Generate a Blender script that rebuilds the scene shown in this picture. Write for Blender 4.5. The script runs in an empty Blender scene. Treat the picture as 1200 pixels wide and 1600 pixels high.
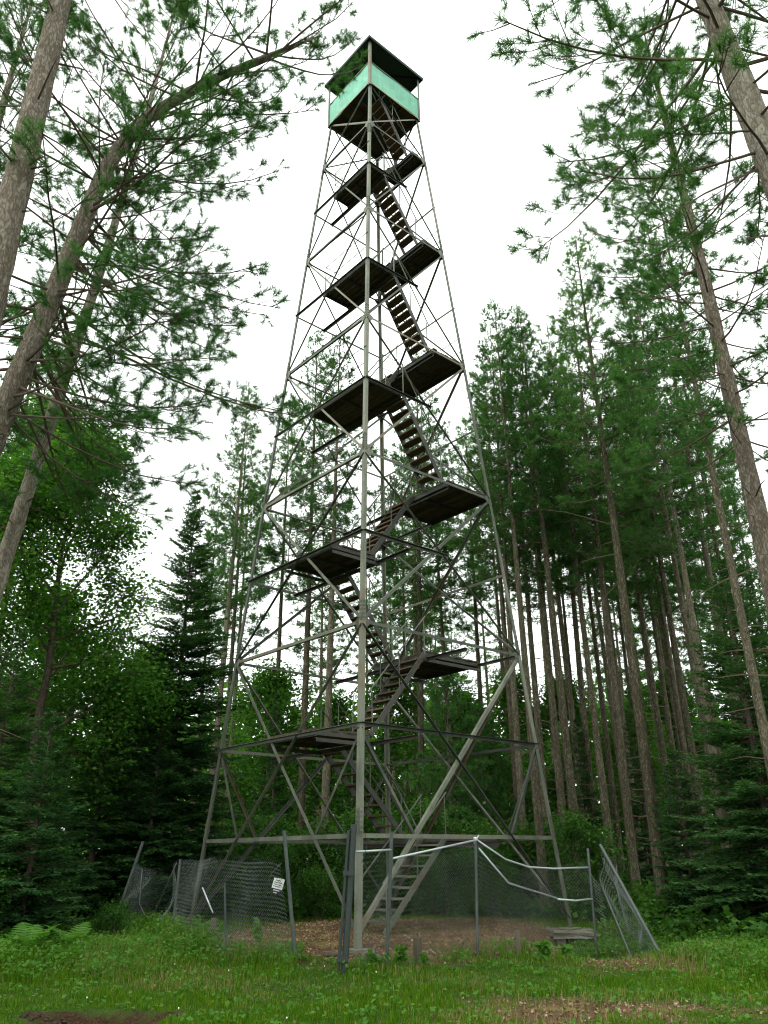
import bpy, math, random
import numpy as np

sc = bpy.context.scene
R = math.radians

# ------------------------------------------------------------------ camera
cam_d = bpy.data.cameras.new('camera')
cam = bpy.data.objects.new('camera', cam_d)
sc.collection.objects.link(cam)
cam.location = (0, 0, 1.6)
cam.rotation_euler = (R(90 + 23.59), R(0.0), R(0))
cam.rotation_mode = 'XYZ'
from mathutils import Matrix, Vector
cam.matrix_world = Matrix.Translation((0, 0, 1.6)) @ Matrix.Rotation(R(90 + 23.59), 4, 'X') @ Matrix.Rotation(R(-0.516), 4, 'Z')
cam_d.sensor_fit = 'VERTICAL'
cam_d.sensor_height = 32.0
cam_d.lens = 32.0 * 1230 / 1600
cam_d.clip_start = 0.05
cam_d.clip_end = 2000
sc.camera = cam

# ------------------------------------------------------------------ overcast sky
SUN_EL, SUN_AZ = 60, 225        # high sun behind thin cloud, a little behind the camera
world = bpy.data.worlds.new('World')
sc.world = world
world.use_nodes = True
wn, wl = world.node_tree.nodes, world.node_tree.links
wn.clear()
wo = wn.new('ShaderNodeOutputWorld')
wb = wn.new('ShaderNodeBackground')
wb.inputs['Strength'].default_value = 0.10
sky = wn.new('ShaderNodeTexSky')
sky.sky_type = 'NISHITA'
sky.sun_disc = False
sky.sun_elevation = R(SUN_EL)
sky.sun_rotation = R(SUN_AZ)
hs = wn.new('ShaderNodeHueSaturation')
hs.inputs['Saturation'].default_value = 0.12
mx = wn.new('ShaderNodeMix')
mx.data_type = 'RGBA'
mx.inputs['Factor'].default_value = 0.85
wl.new(sky.outputs['Color'], hs.inputs['Color'])
wl.new(hs.outputs['Color'], mx.inputs[6])
mx.inputs[7].default_value = (9.5, 10.2, 9.7, 1)      # even cloud cover
wl.new(mx.outputs[2], wb.inputs['Color'])
wl.new(wb.outputs['Background'], wo.inputs['Surface'])

sd = bpy.data.lights.new('sun', 'SUN')
sd.energy = 1.1
sd.angle = R(24)
sd.color = (1.0, 0.98, 0.88)
sun = bpy.data.objects.new('sun', sd)
sc.collection.objects.link(sun)
az = R(SUN_AZ)
sdir = Vector((math.sin(az) * math.cos(R(SUN_EL)), math.cos(az) * math.cos(R(SUN_EL)), math.sin(R(SUN_EL))))
sun.rotation_euler = sdir.to_track_quat('Z', 'Y').to_euler()

vs = sc.view_settings
vs.view_transform = 'Standard'
vs.look = 'None'
vs.exposure = 1.22
vs.gamma = 1.0
vs.use_curve_mapping = False
cy = sc.cycles
cy.max_bounces = 6
cy.diffuse_bounces = 2
cy.glossy_bounces = 2
cy.transmission_bounces = 4
cy.transparent_max_bounces = 4
cy.caustics_reflective = False
cy.caustics_refractive = False
cy.use_adaptive_sampling = True
cy.adaptive_threshold = 0.02
cy.use_denoising = True
cy.filter_width = 1.1

# ------------------------------------------------------------------ helpers
COL = sc.collection
rng = np.random.default_rng(7)


def V3(*a):
    return np.array(a, float)


def unit(v):
    v = np.asarray(v, float)
    return v / (np.linalg.norm(v, axis=-1, keepdims=True) + 1e-12)


def tag(o, label=None, cat=None, group=None, kind=None):
    if label: o['label'] = label
    if cat: o['category'] = cat
    if group: o['group'] = group
    if kind: o['kind'] = kind
    return o


def empty(name, loc=(0, 0, 0), label=None, cat=None, group=None):
    o = bpy.data.objects.new(name, None)
    o.location = loc
    o.empty_display_size = 0.2
    COL.objects.link(o)
    return tag(o, label, cat, group)


def link(name, me, mat=None, parent=None, loc=(0, 0, 0), rot=None):
    o = bpy.data.objects.new(name, me)
    if mat is not None and len(me.materials) == 0:
        me.materials.append(mat)
    o.parent = parent
    o.location = loc
    if rot: o.rotation_euler = rot
    COL.objects.link(o)
    return o


def tri_mesh(name, V, T, smooth=False):
    me = bpy.data.meshes.new(name)
    V = np.ascontiguousarray(V, np.float32); T = np.ascontiguousarray(T, np.int32)
    me.vertices.add(len(V)); me.vertices.foreach_set('co', V.ravel())
    me.loops.add(T.size); me.loops.foreach_set('vertex_index', T.ravel())
    me.polygons.add(len(T))
    me.polygons.foreach_set('loop_start', np.arange(0, T.size, 3, dtype=np.int32))
    me.polygons.foreach_set('use_smooth', np.full(len(T), smooth))
    me.update(calc_edges=True)
    return me


class Acc:
    """collects polygons for one mesh"""
    def __init__(s):
        s.v, s.t, s.n = [], [], 0

    def add(s, V, T):
        V = np.asarray(V, float); T = np.asarray(T, int)
        s.v.append(V); s.t.append(T + s.n); s.n += len(V)

    def tube(s, P, rad, sides=5, cap=True, noise=0.0, rg=None):
        P = np.asarray(P, float); k = len(P)
        rad = np.broadcast_to(np.asarray(rad, float), (k,))
        t = np.gradient(P, axis=0); t = unit(t)
        ref = V3(0, 0, 1) if abs(t[0, 2]) < 0.9 else V3(1, 0, 0)
        a = unit(np.cross(t, ref)); b = np.cross(t, a)
        th = np.arange(sides) * 2 * np.pi / sides
        rr = rad[:, None] * np.ones((k, sides))
        if noise and rg is not None:
            rr = rr * (1 + noise * rg.standard_normal((k, sides)))
        Vv = P[:, None, :] + rr[..., None] * (np.cos(th)[None, :, None] * a[:, None, :] + np.sin(th)[None, :, None] * b[:, None, :])
        i = np.arange(k - 1)[:, None] * sides; j = np.arange(sides)[None, :]; j2 = (j + 1) % sides
        q = np.stack([i + j, i + j2, i + sides + j2, i + sides + j], -1).reshape(-1, 4)
        T = np.concatenate([q[:, [0, 1, 2]], q[:, [0, 2, 3]]])
        Vv = Vv.reshape(-1, 3)
        if cap and sides >= 3:
            fan = np.array([[0, m + 1, m] for m in range(1, sides - 1)])
            e = (k - 1) * sides
            T = np.concatenate([T, fan, fan[:, ::-1] + e])
        s.add(Vv, T)
        return s

    def prism(s, p, q, u, v, poly):
        """extrude a 2D outline (in axes u, v) from p to q"""
        p, q, u, v = map(lambda a: np.asarray(a, float), (p, q, u, v))
        n = len(poly)
        A = np.array([p + u * x + v * y for x, y in poly])
        B = np.array([q + u * x + v * y for x, y in poly])
        T = []
        for i in range(n):
            j = (i + 1) % n
            T += [[i, j, n + j], [i, n + j, n + i]]
        if n == 6:   # angle section
            for o in (0, n):
                f = [[0, 1, 2], [0, 2, 3], [0, 3, 4], [0, 4, 5]]
                T += [[a + o, b + o, c + o] if o else [a, c, b] for a, b, c in f]
        else:
            for i in range(1, n - 1):
                T += [[0, i + 1, i], [n, n + i, n + i + 1]]
        s.add(np.concatenate([A, B]), T)
        return s

    def box(s, c, ex, ey, ez):
        """box at centre c with half-extent vectors"""
        c, ex, ey, ez = map(lambda a: np.asarray(a, float), (c, ex, ey, ez))
        return s.prism(c - ez, c + ez, ex, ey, [(-1, -1), (1, -1), (1, 1), (-1, 1)])

    def mesh(s, name, smooth=False):
        return tri_mesh(name, np.concatenate(s.v), np.concatenate(s.t), smooth)


# value noise for shaping ground
_lat = np.random.default_rng(3).random((256, 256))


def noise2(x, y, f=1.0):
    x = np.asarray(x, float) * f + 1000.5; y = np.asarray(y, float) * f + 1000.5
    xi = np.floor(x).astype(int); yi = np.floor(y).astype(int)
    fx = x - xi; fy = y - yi
    fx = fx * fx * (3 - 2 * fx); fy = fy * fy * (3 - 2 * fy)
    g = lambda a, b: _lat[a % 256, b % 256]
    return (g(xi, yi) * (1 - fx) + g(xi + 1, yi) * fx) * (1 - fy) + (g(xi, yi + 1) * (1 - fx) + g(xi + 1, yi + 1) * fx) * fy


def fbm(x, y, f=1.0, o=4):
    s = 0; a = 0.5
    for i in range(o):
        s = s + a * noise2(x + 17 * i, y - 9 * i, f * 2 ** i); a *= 0.5
    return s / (1 - 0.5 ** o)


def sstep(a, b, x):
    t = np.clip((np.asarray(x, float) - a) / (b - a), 0, 1)
    return t * t * (3 - 2 * t)


# ------------------------------------------------------------------ materials
def new_mat(name):
    m = bpy.data.materials.new(name); m.use_nodes = True
    n = m.node_tree.nodes; l = m.node_tree.links
    n.clear()
    out = n.new('ShaderNodeOutputMaterial')
    return m, n, l, out


def ramp(n, l, fac, stops):
    r = n.new('ShaderNodeValToRGB')
    e = r.color_ramp.elements
    while len(e) < len(stops): e.new(0.5)
    for k, (p, c) in enumerate(stops):
        e[k].position = p; e[k].color = (*c, 1)
    l.new(fac, r.inputs['Fac'])
    return r.outputs['Color']


def tex_noise(n, l, co, scale, detail=4, rough=0.6):
    t = n.new('ShaderNodeTexNoise')
    t.inputs['Scale'].default_value = scale; t.inputs['Detail'].default_value = detail; t.inputs['Roughness'].default_value = rough
    if co is not None: l.new(co, t.inputs['Vector'])
    return t.outputs['Fac']


def coords(n, l, kind='Object', scale=(1, 1, 1)):
    c = n.new('ShaderNodeTexCoord'); m = n.new('ShaderNodeMapping')
    m.inputs['Scale'].default_value = scale
    l.new(c.outputs[kind], m.inputs['Vector'])
    return m.outputs['Vector']


def foliage(name, dark, mid, light, trans=0.45, rough=0.55, spec=0.10, tmul=(1.15, 1.25, 0.6)):
    """leaf or needle: diffuse plus light passing through, colour varies per leaf and in soft clumps"""
    m, n, l, out = new_mat(name)
    g = n.new('ShaderNodeNewGeometry')
    oi = n.new('ShaderNodeObjectInfo')
    nz = tex_noise(n, l, coords(n, l, 'Object'), 0.9, 2)
    a = n.new('ShaderNodeMath'); a.operation = 'MULTIPLY_ADD'; a.inputs[1].default_value = 0.55
    l.new(g.outputs['Random Per Island'], a.inputs[0])
    b = n.new('ShaderNodeMath'); b.operation = 'MULTIPLY_ADD'; b.inputs[1].default_value = 0.5; b.inputs[2].default_value = -0.12
    l.new(nz, b.inputs[0])
    c2 = n.new('ShaderNodeMath'); c2.operation = 'MULTIPLY_ADD'; c2.inputs[1].default_value = 0.22
    l.new(oi.outputs['Random'], c2.inputs[0]); l.new(b.outputs[0], c2.inputs[2])
    l.new(c2.outputs[0], a.inputs[2])
    col = ramp(n, l, a.outputs[0], [(0.05, dark), (0.5, mid), (0.95, light)])
    p = n.new('ShaderNodeBsdfPrincipled')
    p.inputs['Roughness'].default_value = rough; p.inputs['Specular IOR Level'].default_value = spec
    l.new(col, p.inputs['Base Color'])
    t = n.new('ShaderNodeBsdfTranslucent')
    mm = n.new('ShaderNodeMix'); mm.data_type = 'RGBA'; mm.blend_type = 'MULTIPLY'; mm.inputs['Factor'].default_value = 1
    l.new(col, mm.inputs[6]); mm.inputs[7].default_value = (*tmul, 1)
    l.new(mm.outputs[2], t.inputs['Color'])
    ms = n.new('ShaderNodeMixShader'); ms.inputs[0].default_value = trans
    l.new(p.outputs[0], ms.inputs[1]); l.new(t.outputs[0], ms.inputs[2])
    l.new(ms.outputs[0], out.inputs['Surface'])
    return m


def bark(name, c0, c1, c2, scale=13.0, stretch=0.33, bump=0.6):
    """scaly bark: light plates between dark cracks, with grey lichen patches"""
    m, n, l, out = new_mat(name)
    co = coords(n, l, 'Object', (1, 1, stretch))
    nz0 = n.new('ShaderNodeTexNoise'); nz0.inputs['Scale'].default_value = scale * .8; l.new(co, nz0.inputs['Vector'])
    ad = n.new('ShaderNodeMix'); ad.data_type = 'VECTOR'; ad.inputs['Factor'].default_value = 0.16
    l.new(co, ad.inputs[4]); l.new(nz0.outputs['Color'], ad.inputs[5])
    v = n.new('ShaderNodeTexVoronoi'); v.feature = 'DISTANCE_TO_EDGE'; v.inputs['Scale'].default_value = scale * 2.0
    l.new(ad.outputs[1], v.inputs['Vector'])
    v2 = n.new('ShaderNodeTexVoronoi'); v2.feature = 'F1'; v2.inputs['Scale'].default_value = scale * 2.0
    l.new(ad.outputs[1], v2.inputs['Vector'])
    edge = n.new('ShaderNodeMapRange'); edge.inputs[1].default_value = 0.0; edge.inputs[2].default_value = 0.22
    l.new(v.outputs['Distance'], edge.inputs[0])
    nz = tex_noise(n, l, co, scale * 4, 6, 0.75)
    big = tex_noise(n, l, co, 1.6, 4)
    sep = n.new('ShaderNodeSeparateColor'); l.new(v2.outputs['Color'], sep.inputs[0])
    a1 = n.new('ShaderNodeMath'); a1.operation = 'MULTIPLY_ADD'; a1.inputs[1].default_value = 0.22; a1.inputs[2].default_value = -.06
    l.new(sep.outputs[0], a1.inputs[0])
    a2 = n.new('ShaderNodeMath'); a2.operation = 'MULTIPLY_ADD'; a2.inputs[1].default_value = 0.75; l.new(nz, a2.inputs[0]); l.new(a1.outputs[0], a2.inputs[2])
    a3 = n.new('ShaderNodeMath'); a3.operation = 'MULTIPLY_ADD'; a3.inputs[1].default_value = 0.45; l.new(big, a3.inputs[0]); l.new(a2.outputs[0], a3.inputs[2])
    a4 = n.new('ShaderNodeMath'); a4.operation = 'MULTIPLY'; l.new(a3.outputs[0], a4.inputs[0])
    e2_ = n.new('ShaderNodeMapRange'); e2_.inputs[3].default_value = 0.66; e2_.inputs[4].default_value = 1.0; l.new(edge.outputs[0], e2_.inputs[0])
    l.new(e2_.outputs[0], a4.inputs[1])
    oi = n.new('ShaderNodeObjectInfo')
    po = n.new('ShaderNodeMath'); po.operation = 'MULTIPLY_ADD'; po.inputs[1].default_value = 0.24; po.inputs[2].default_value = -.12; l.new(oi.outputs['Random'], po.inputs[0])
    a5 = n.new('ShaderNodeMath'); l.new(a4.outputs[0], a5.inputs[0]); l.new(po.outputs[0], a5.inputs[1])
    col = ramp(n, l, a5.outputs[0], [(0.18, c0), (0.48, c1), (0.85, c2)])
    p = n.new('ShaderNodeBsdfPrincipled'); p.inputs['Roughness'].default_value = 0.95; p.inputs['Specular IOR Level'].default_value = 0.1
    l.new(col, p.inputs['Base Color'])
    bp = n.new('ShaderNodeBump'); bp.inputs['Strength'].default_value = bump; bp.inputs['Distance'].default_value = 0.04
    l.new(a4.outputs[0], bp.inputs['Height']); l.new(bp.outputs[0], p.inputs['Normal'])
    l.new(p.outputs[0], out.inputs['Surface'])
    return m


def surface(name, cols, scale=6, rough=0.7, metal=0.0, bump=0.1, sc3=(1, 1, 1), spec=0.4, detail=6, dist=0.01, kind='Object', per_object=0.0):
    """worn solid surface: colour ramp over two noises"""
    m, n, l, out = new_mat(name)
    co = coords(n, l, kind, sc3)
    if per_object:
        oi = n.new('ShaderNodeObjectInfo'); va = n.new('ShaderNodeVectorMath'); va.operation = 'ADD'
        sm = n.new('ShaderNodeMath'); sm.operation = 'MULTIPLY'; sm.inputs[1].default_value = 37.0
        l.new(oi.outputs['Random'], sm.inputs[0]); l.new(co, va.inputs[0]); l.new(sm.outputs[0], va.inputs[1]); co = va.outputs[0]
    a = tex_noise(n, l, co, scale, detail, 0.65)
    b = tex_noise(n, l, co, scale * 0.17, 3)
    mt = n.new('ShaderNodeMath'); mt.operation = 'MULTIPLY_ADD'; mt.inputs[1].default_value = 0.6
    l.new(a, mt.inputs[0])
    mb = n.new('ShaderNodeMath'); mb.operation = 'MULTIPLY'; mb.inputs[1].default_value = 0.5
    l.new(b, mb.inputs[0]); l.new(mb.outputs[0], mt.inputs[2])
    f = mt.outputs[0]
    if per_object:
        po = n.new('ShaderNodeMath'); po.operation = 'MULTIPLY_ADD'; po.inputs[1].default_value = per_object; po.inputs[2].default_value = -per_object / 2
        l.new(oi.outputs['Random'], po.inputs[0])
        ad = n.new('ShaderNodeMath'); l.new(po.outputs[0], ad.inputs[0]); l.new(f, ad.inputs[1]); f = ad.outputs[0]
    col = ramp(n, l, f, cols)
    p = n.new('ShaderNodeBsdfPrincipled')
    p.inputs['Roughness'].default_value = rough; p.inputs['Metallic'].default_value = metal; p.inputs['Specular IOR Level'].default_value = spec
    l.new(col, p.inputs['Base Color'])
    if bump:
        bp = n.new('ShaderNodeBump'); bp.inputs['Strength'].default_value = bump; bp.inputs['Distance'].default_value = dist
        l.new(a, bp.inputs['Height']); l.new(bp.outputs[0], p.inputs['Normal'])
    l.new(p.outputs[0], out.inputs['Surface'])
    return m


M = {}
M['needle'] = foliage('pine needles', (0.022, 0.072, 0.022), (0.052, 0.145, 0.040), (0.125, 0.235, 0.072), 0.50)
M['fir'] = foliage('fir needles', (0.016, 0.052, 0.019), (0.034, 0.094, 0.030), (0.075, 0.165, 0.048), 0.34)
M['leaf'] = foliage('broad leaves', (0.022, 0.078, 0.012), (0.048, 0.142, 0.022), (0.115, 0.230, 0.040), 0.50)
M['maple'] = foliage('maple leaves', (0.018, 0.072, 0.012), (0.042, 0.132, 0.019), (0.105, 0.225, 0.033), 0.50)
M['shrub'] = foliage('shrub leaves', (0.016, 0.055, 0.010), (0.036, 0.112, 0.018), (0.095, 0.200, 0.035), 0.45)
M['fern'] = foliage('fern leaves', (0.050, 0.140, 0.020), (0.080, 0.200, 0.030), (0.130, 0.260, 0.050), 0.45)
M['grass'] = foliage('grass blades', (0.020, 0.075, 0.004), (0.056, 0.155, 0.007), (0.170, 0.240, 0.022), 0.44, spec=0.02, tmul=(1.1, 1.15, 0.4))
M['drygrass'] = foliage('dry grass', (0.16, 0.13, 0.045), (0.25, 0.21, 0.08), (0.36, 0.31, 0.15), 0.30, tmul=(1, 1, .9))
M['bark'] = bark('red pine bark', (0.020, 0.018, 0.011), (0.070, 0.062, 0.040), (0.215, 0.195, 0.140))
M['bark_near'] = bark('mottled pine bark', (0.045, 0.036, 0.026), (0.150, 0.125, 0.096), (0.36, 0.325, 0.27))
M['bark_dark'] = bark('dark bark', (0.028, 0.022, 0.018), (0.075, 0.058, 0.045), (0.14, 0.115, 0.095), 15)
M['twig'] = surface('twig bark', [(0.2, (0.045, 0.030, 0.020)), (0.8, (0.12, 0.085, 0.06))], 12, 0.95, bump=0)
M['steel'] = surface('weathered galvanised steel', [(0.25, (0.044, 0.051, 0.038)), (0.5, (0.098, 0.108, 0.080)), (0.64, (0.172, 0.182, 0.138)), (0.76, (0.17, 0.13, 0.085)), (0.86, (0.13, 0.075, 0.04))],
                     3.0, 0.55, 0.25, 0.05, sc3=(1, 1, 0.5), spec=0.5, per_object=0.30)
M['brace'] = surface('shade toned brace steel', [(0.22, (0.020, 0.024, 0.018)), (0.45, (0.050, 0.057, 0.043)), (0.66, (0.135, 0.144, 0.110)), (0.82, (0.12, 0.075, 0.045))],
                     4.0, 0.6, 0.2, 0.06, spec=0.4, per_object=0.42)  # darker copy of the tower steel: shade on turned members put into the colour
M['post_dark'] = surface('dark gate post', [(0.2, (0.018, 0.025, 0.023)), (0.8, (0.05, 0.062, 0.058))], 6, 0.5, 0.2, 0.05)
M['steel_dark'] = surface('dark painted steel', [(0.25, (0.028, 0.030, 0.026)), (0.55, (0.06, 0.06, 0.05)), (0.85, (0.10, 0.072, 0.052))], 4, 0.6, 0.1, 0.05, per_object=0.15)
M['galv'] = surface('galvanised pipe', [(0.2, (0.040, 0.052, 0.048)), (0.55, (0.072, 0.088, 0.082)), (0.85, (0.12, 0.135, 0.128))], 6, 0.5, 0.3, 0.03, per_object=0.1)
M['galv_bright'] = surface('bright pipe', [(0.2, (0.34, 0.38, 0.40)), (0.85, (0.56, 0.60, 0.62))], 6, 0.35, 0.35, 0.02)
M['wire'] = surface('fence wire', [(0.2, (0.12, 0.14, 0.13)), (0.8, (0.26, 0.29, 0.28))], 6, 0.6, 0.2, 0)
M['plank'] = surface('weathered planks', [(0.2, (0.032, 0.026, 0.020)), (0.5, (0.075, 0.060, 0.045)), (0.85, (0.14, 0.115, 0.085))], 9, 0.9, 0, 0.4, spec=0.1, per_object=0.30)
M['tread'] = surface('wooden stair treads', [(0.2, (0.05, 0.038, 0.028)), (0.5, (0.11, 0.082, 0.058)), (0.85, (0.18, 0.14, 0.10))], 9, 0.9, 0, 0.4, spec=0.1, per_object=0.25)
M['mint'] = surface('mint green cab paint', [(0.2, (0.07, 0.30, 0.19)), (0.45, (0.11, 0.40, 0.265)), (0.70, (0.18, 0.47, 0.33)), (0.82, (0.30, 0.42, 0.27))], 2.2, 0.5, 0, 0.12, sc3=(2.6, 2.6, 0.35), spec=0.4, dist=0.02)
M['rust'] = surface('rusty edge', [(0.25, (0.14, 0.07, 0.035)), (0.6, (0.30, 0.20, 0.11)), (0.85, (0.38, 0.33, 0.24))], 14, 0.85, 0, 0.2)
M['roof'] = surface('dark green roof', [(0.25, (0.014, 0.022, 0.019)), (0.75, (0.035, 0.052, 0.044))], 5, 0.7, 0, 0.1)
M['concrete'] = surface('old concrete', [(0.2, (0.05, 0.052, 0.036)), (0.55, (0.12, 0.115, 0.088)), (0.85, (0.20, 0.19, 0.155))], 8, 0.95, 0, 0.6, spec=0.1, dist=0.03)
M['post_wood'] = surface('grey stub wood', [(0.2, (0.04, 0.033, 0.024)), (0.55, (0.10, 0.086, 0.062)), (0.85, (0.17, 0.15, 0.115))], 16, 0.95, 0, 0.6, sc3=(1, 1, .25), spec=0.1, per_object=.2)
M['sign_white'] = surface('sign white', [(0.2, (0.74, 0.76, 0.75)), (0.8, (0.84, 0.85, 0.84))], 5, 0.5, 0, 0)
M['sign_black'] = surface('sign black', [(0.2, (0.012, 0.014, 0.02)), (0.8, (0.03, 0.032, 0.04))], 5, 0.6, 0, 0)
M['soil'] = surface('loose soil', [(0.2, (0.02, 0.014, 0.01)), (0.6, (0.055, 0.038, 0.026)), (0.9, (0.11, 0.075, 0.05))], 14, 1, 0, .8, spec=0.05)
M['litter'] = foliage('fallen leaves', (0.09, 0.045, 0.025), (0.20, 0.12, 0.07), (0.42, 0.34, 0.25), 0.15, tmul=(1, .9, .7))
M['petal'] = surface('white petals', [(0.2, (0.75, 0.76, 0.70)), (0.8, (0.85, 0.85, 0.82))], 5, 0.7, 0, 0)


# ------------------------------------------------------------------ ground
def dirt_mask(x, y):
    n = fbm(x, y, 0.9, 4) - 0.5
    n2 = fbm(x + 40, y, 2.6, 3) - 0.5
    comp = 1 - sstep(0.82, 1.12, np.hypot((x - 0.25) / 4.1, (y - 18.9) / 4.6) + 0.55 * n + .2 * n2)
    bare = .95 * (1 - sstep(0.35, 1.35, np.hypot((x - 2.2) / 1.5, (y - 10.1) / 0.9) + 1.3 * n + 1.1 * n2))
    lit = 0.75 * (1 - sstep(0.5, 1.2, np.hypot((x - 4.1) / 1.3, (y - 14.2) / 1.8) + 0.9 * n + .5 * n2))
    bank = 0.85 * (1 - sstep(0.4, 1.1, np.hypot((x - 4.3) / 1.4, (y - 16.7) / 0.9) + 0.7 * n))
    comp = comp * np.clip(.25 + 1.5 * fbm(x + 11, y + 7, 1.1, 4), .3, 1)
    return np.clip(np.maximum.reduce([comp, bare, lit, bank]), 0, 1)


def gash_line(x):
    return 10.50 + 0.07 * np.sin(x * 3.3) + 0.16 * (fbm(x, x * 0, 4.0, 3) - 0.5)


def gash_mask(x, y):
    """torn turf at lower left: a small bank facing the camera"""
    L = sstep(-4.1, -3.5, x) * (1 - sstep(-2.55, -2.35, x))
    c = gash_line(x)
    return L * sstep(8.8, 9.6, y) * (1 - sstep(c - .03, c + .03, y))


def soil_mask(x, y):
    L = sstep(-4.2, -3.7, x) * (1 - sstep(-2.5, -2.25, x))
    c = gash_line(x) + .05 * (fbm(x, y, 9, 2) - .5)
    return L * sstep(9.95, 10.15, y) * (1 - sstep(c + .03, c + .08, y))


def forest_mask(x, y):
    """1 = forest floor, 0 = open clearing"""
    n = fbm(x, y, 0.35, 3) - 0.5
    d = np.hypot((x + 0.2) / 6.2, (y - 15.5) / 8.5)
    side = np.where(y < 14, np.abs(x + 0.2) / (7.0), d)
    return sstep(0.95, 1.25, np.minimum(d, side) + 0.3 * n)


def ground_z(x, y):
    x = np.asarray(x, float); y = np.asarray(y, float)
    far = sstep(60, 300, np.hypot(x, y))
    z = 0.10 * (fbm(x, y, 0.33, 3) - 0.5) + 0.035 * (fbm(x, y, 1.7, 3) - 0.5)
    z = z + 0.10 * np.exp(-(((x + 0.2) / 4.6) ** 2 + ((y - 19.8) / 4.6) ** 2) ** 2)      # low mound under the tower
    z = z - 0.30 * sstep(2.3, 3.3, x) * (1 - sstep(5.2, 6.8, x)) * sstep(14.3, 16.8, y) * (1 - sstep(19.2, 20.0, y))
    g = gash_mask(x, y)
    z = z - 0.16 * g
    z = z + 0.25 * sstep(-6.5, -9, x) * sstep(12, 18, y)
    return z * (1 - far)


def build_ground():
    fine = 0.07
    xs = np.concatenate([-np.geomspace(600, 12, 34), np.arange(-11.5, 11.5, fine * 1.6), np.geomspace(12, 600, 34)])
    ys = np.concatenate([-np.geomspace(600, 2, 20), np.arange(-1, 8.5, 0.5), np.arange(8.6, 17, fine), np.arange(17, 27, 0.16), np.geomspace(27.5, 700, 40)])
    X, Y = np.meshgrid(xs, ys)
    Z = ground_z(X, Y)
    nx, ny = len(xs), len(ys)
    idx = np.arange(nx * ny).reshape(ny, nx)
    q = np.stack([idx[:-1, :-1], idx[:-1, 1:], idx[1:, 1:], idx[1:, :-1]], -1).reshape(-1, 4)
    T = np.concatenate([q[:, [0, 1, 2]], q[:, [0, 2, 3]]])
    me = tri_mesh('ground', np.stack([X, Y, Z], -1).reshape(-1, 3), T, True)
    at = me.color_attributes.new('cover', 'FLOAT_COLOR', 'POINT')
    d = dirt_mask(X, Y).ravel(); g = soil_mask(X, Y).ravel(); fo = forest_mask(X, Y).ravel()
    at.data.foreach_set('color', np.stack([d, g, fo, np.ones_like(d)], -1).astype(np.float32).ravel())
    m, n, l, out = new_mat('ground cover')
    vc = n.new('ShaderNodeVertexColor'); vc.layer_name = 'cover'
    sp = n.new('ShaderNodeSeparateColor'); l.new(vc.outputs[0], sp.inputs[0])
    co = coords(n, l, 'Object')
    a = tex_noise(n, l, co, 9, 8, 0.7); b = tex_noise(n, l, co, 1.1, 4); c = tex_noise(n, l, co, 38, 4, .8)
    grass = ramp(n, l, a, [(0.3, (0.018, 0.038, 0.008)), (0.55, (0.040, 0.075, 0.014)), (0.8, (0.085, 0.085, 0.030))])
    lit = ramp(n, l, c, [(0.25, (0.035, 0.022, 0.013)), (0.5, (0.085, 0.054, 0.032)), (0.64, (0.145, 0.095, 0.058)), (0.80, (0.32, 0.25, 0.18))])
    dry = ramp(n, l, a, [(0.3, (0.10, 0.085, 0.025)), (0.7, (0.22, 0.19, 0.065))])
    mb = n.new('ShaderNodeMapRange'); mb.inputs[1].default_value = 0.52; mb.inputs[2].default_value = 0.66; l.new(b, mb.inputs[0])
    x1 = n.new('ShaderNodeMix'); x1.data_type = 'RGBA'; l.new(mb.outputs[0], x1.inputs['Factor']); l.new(lit, x1.inputs[6]); l.new(dry, x1.inputs[7])
    x2 = n.new('ShaderNodeMix'); x2.data_type = 'RGBA'; l.new(sp.outputs[0], x2.inputs['Factor']); l.new(grass, x2.inputs[6]); l.new(x1.outputs[2], x2.inputs[7])
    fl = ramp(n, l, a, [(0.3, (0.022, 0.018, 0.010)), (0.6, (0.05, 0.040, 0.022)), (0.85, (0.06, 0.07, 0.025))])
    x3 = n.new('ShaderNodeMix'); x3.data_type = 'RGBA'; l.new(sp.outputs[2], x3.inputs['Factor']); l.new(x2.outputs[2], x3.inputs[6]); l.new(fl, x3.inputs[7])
    so = ramp(n, l, c, [(0.3, (0.016, 0.010, 0.007)), (0.55, (0.045, 0.026, 0.016)), (0.75, (0.12, 0.072, 0.045))])
    x4 = n.new('ShaderNodeMix'); x4.data_type = 'RGBA'; l.new(sp.outputs[1], x4.inputs['Factor']); l.new(x3.outputs[2], x4.inputs[6]); l.new(so, x4.inputs[7])
    p = n.new('ShaderNodeBsdfPrincipled'); p.inputs['Roughness'].default_value = 1; p.inputs['Specular IOR Level'].default_value = 0.05
    l.new(x4.outputs[2], p.inputs['Base Color'])
    bp = n.new('ShaderNodeBump'); bp.inputs['Strength'].default_value = 0.8; bp.inputs['Distance'].default_value = 0.04
    l.new(a, bp.inputs['Height']); l.new(bp.outputs[0], p.inputs['Normal'])
    l.new(p.outputs[0], out.inputs['Surface'])
    tag(link('ground', me, m), kind='structure')


build_ground()

# ------------------------------------------------------------------ fire tower
TC = V3(-0.237, 20.05, 0)
YAW = -0.0688
LZ = [1.95, 4.03, 6.22, 8.40, 10.60, 12.84, 14.98, 17.15, 19.30, 21.32, 23.37, 25.44]
e1 = V3(math.cos(R(45) + YAW), math.sin(R(45) + YAW), 0)          # near leg -> right leg
e2 = V3(-math.sin(R(45) + YAW), math.cos(R(45) + YAW), 0)         # near leg -> left leg
EZ = V3(0, 0, 1)


def side(z):
    return 5.881 - 3.682 * (z - 1.948) / 23.49


def tp(a, b, z):
    return TC + e1 * a + e2 * b + EZ * z


CORN = {'N': (-1, -1), 'R': (1, -1), 'K': (1, 1), 'L': (-1, 1)}


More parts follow.
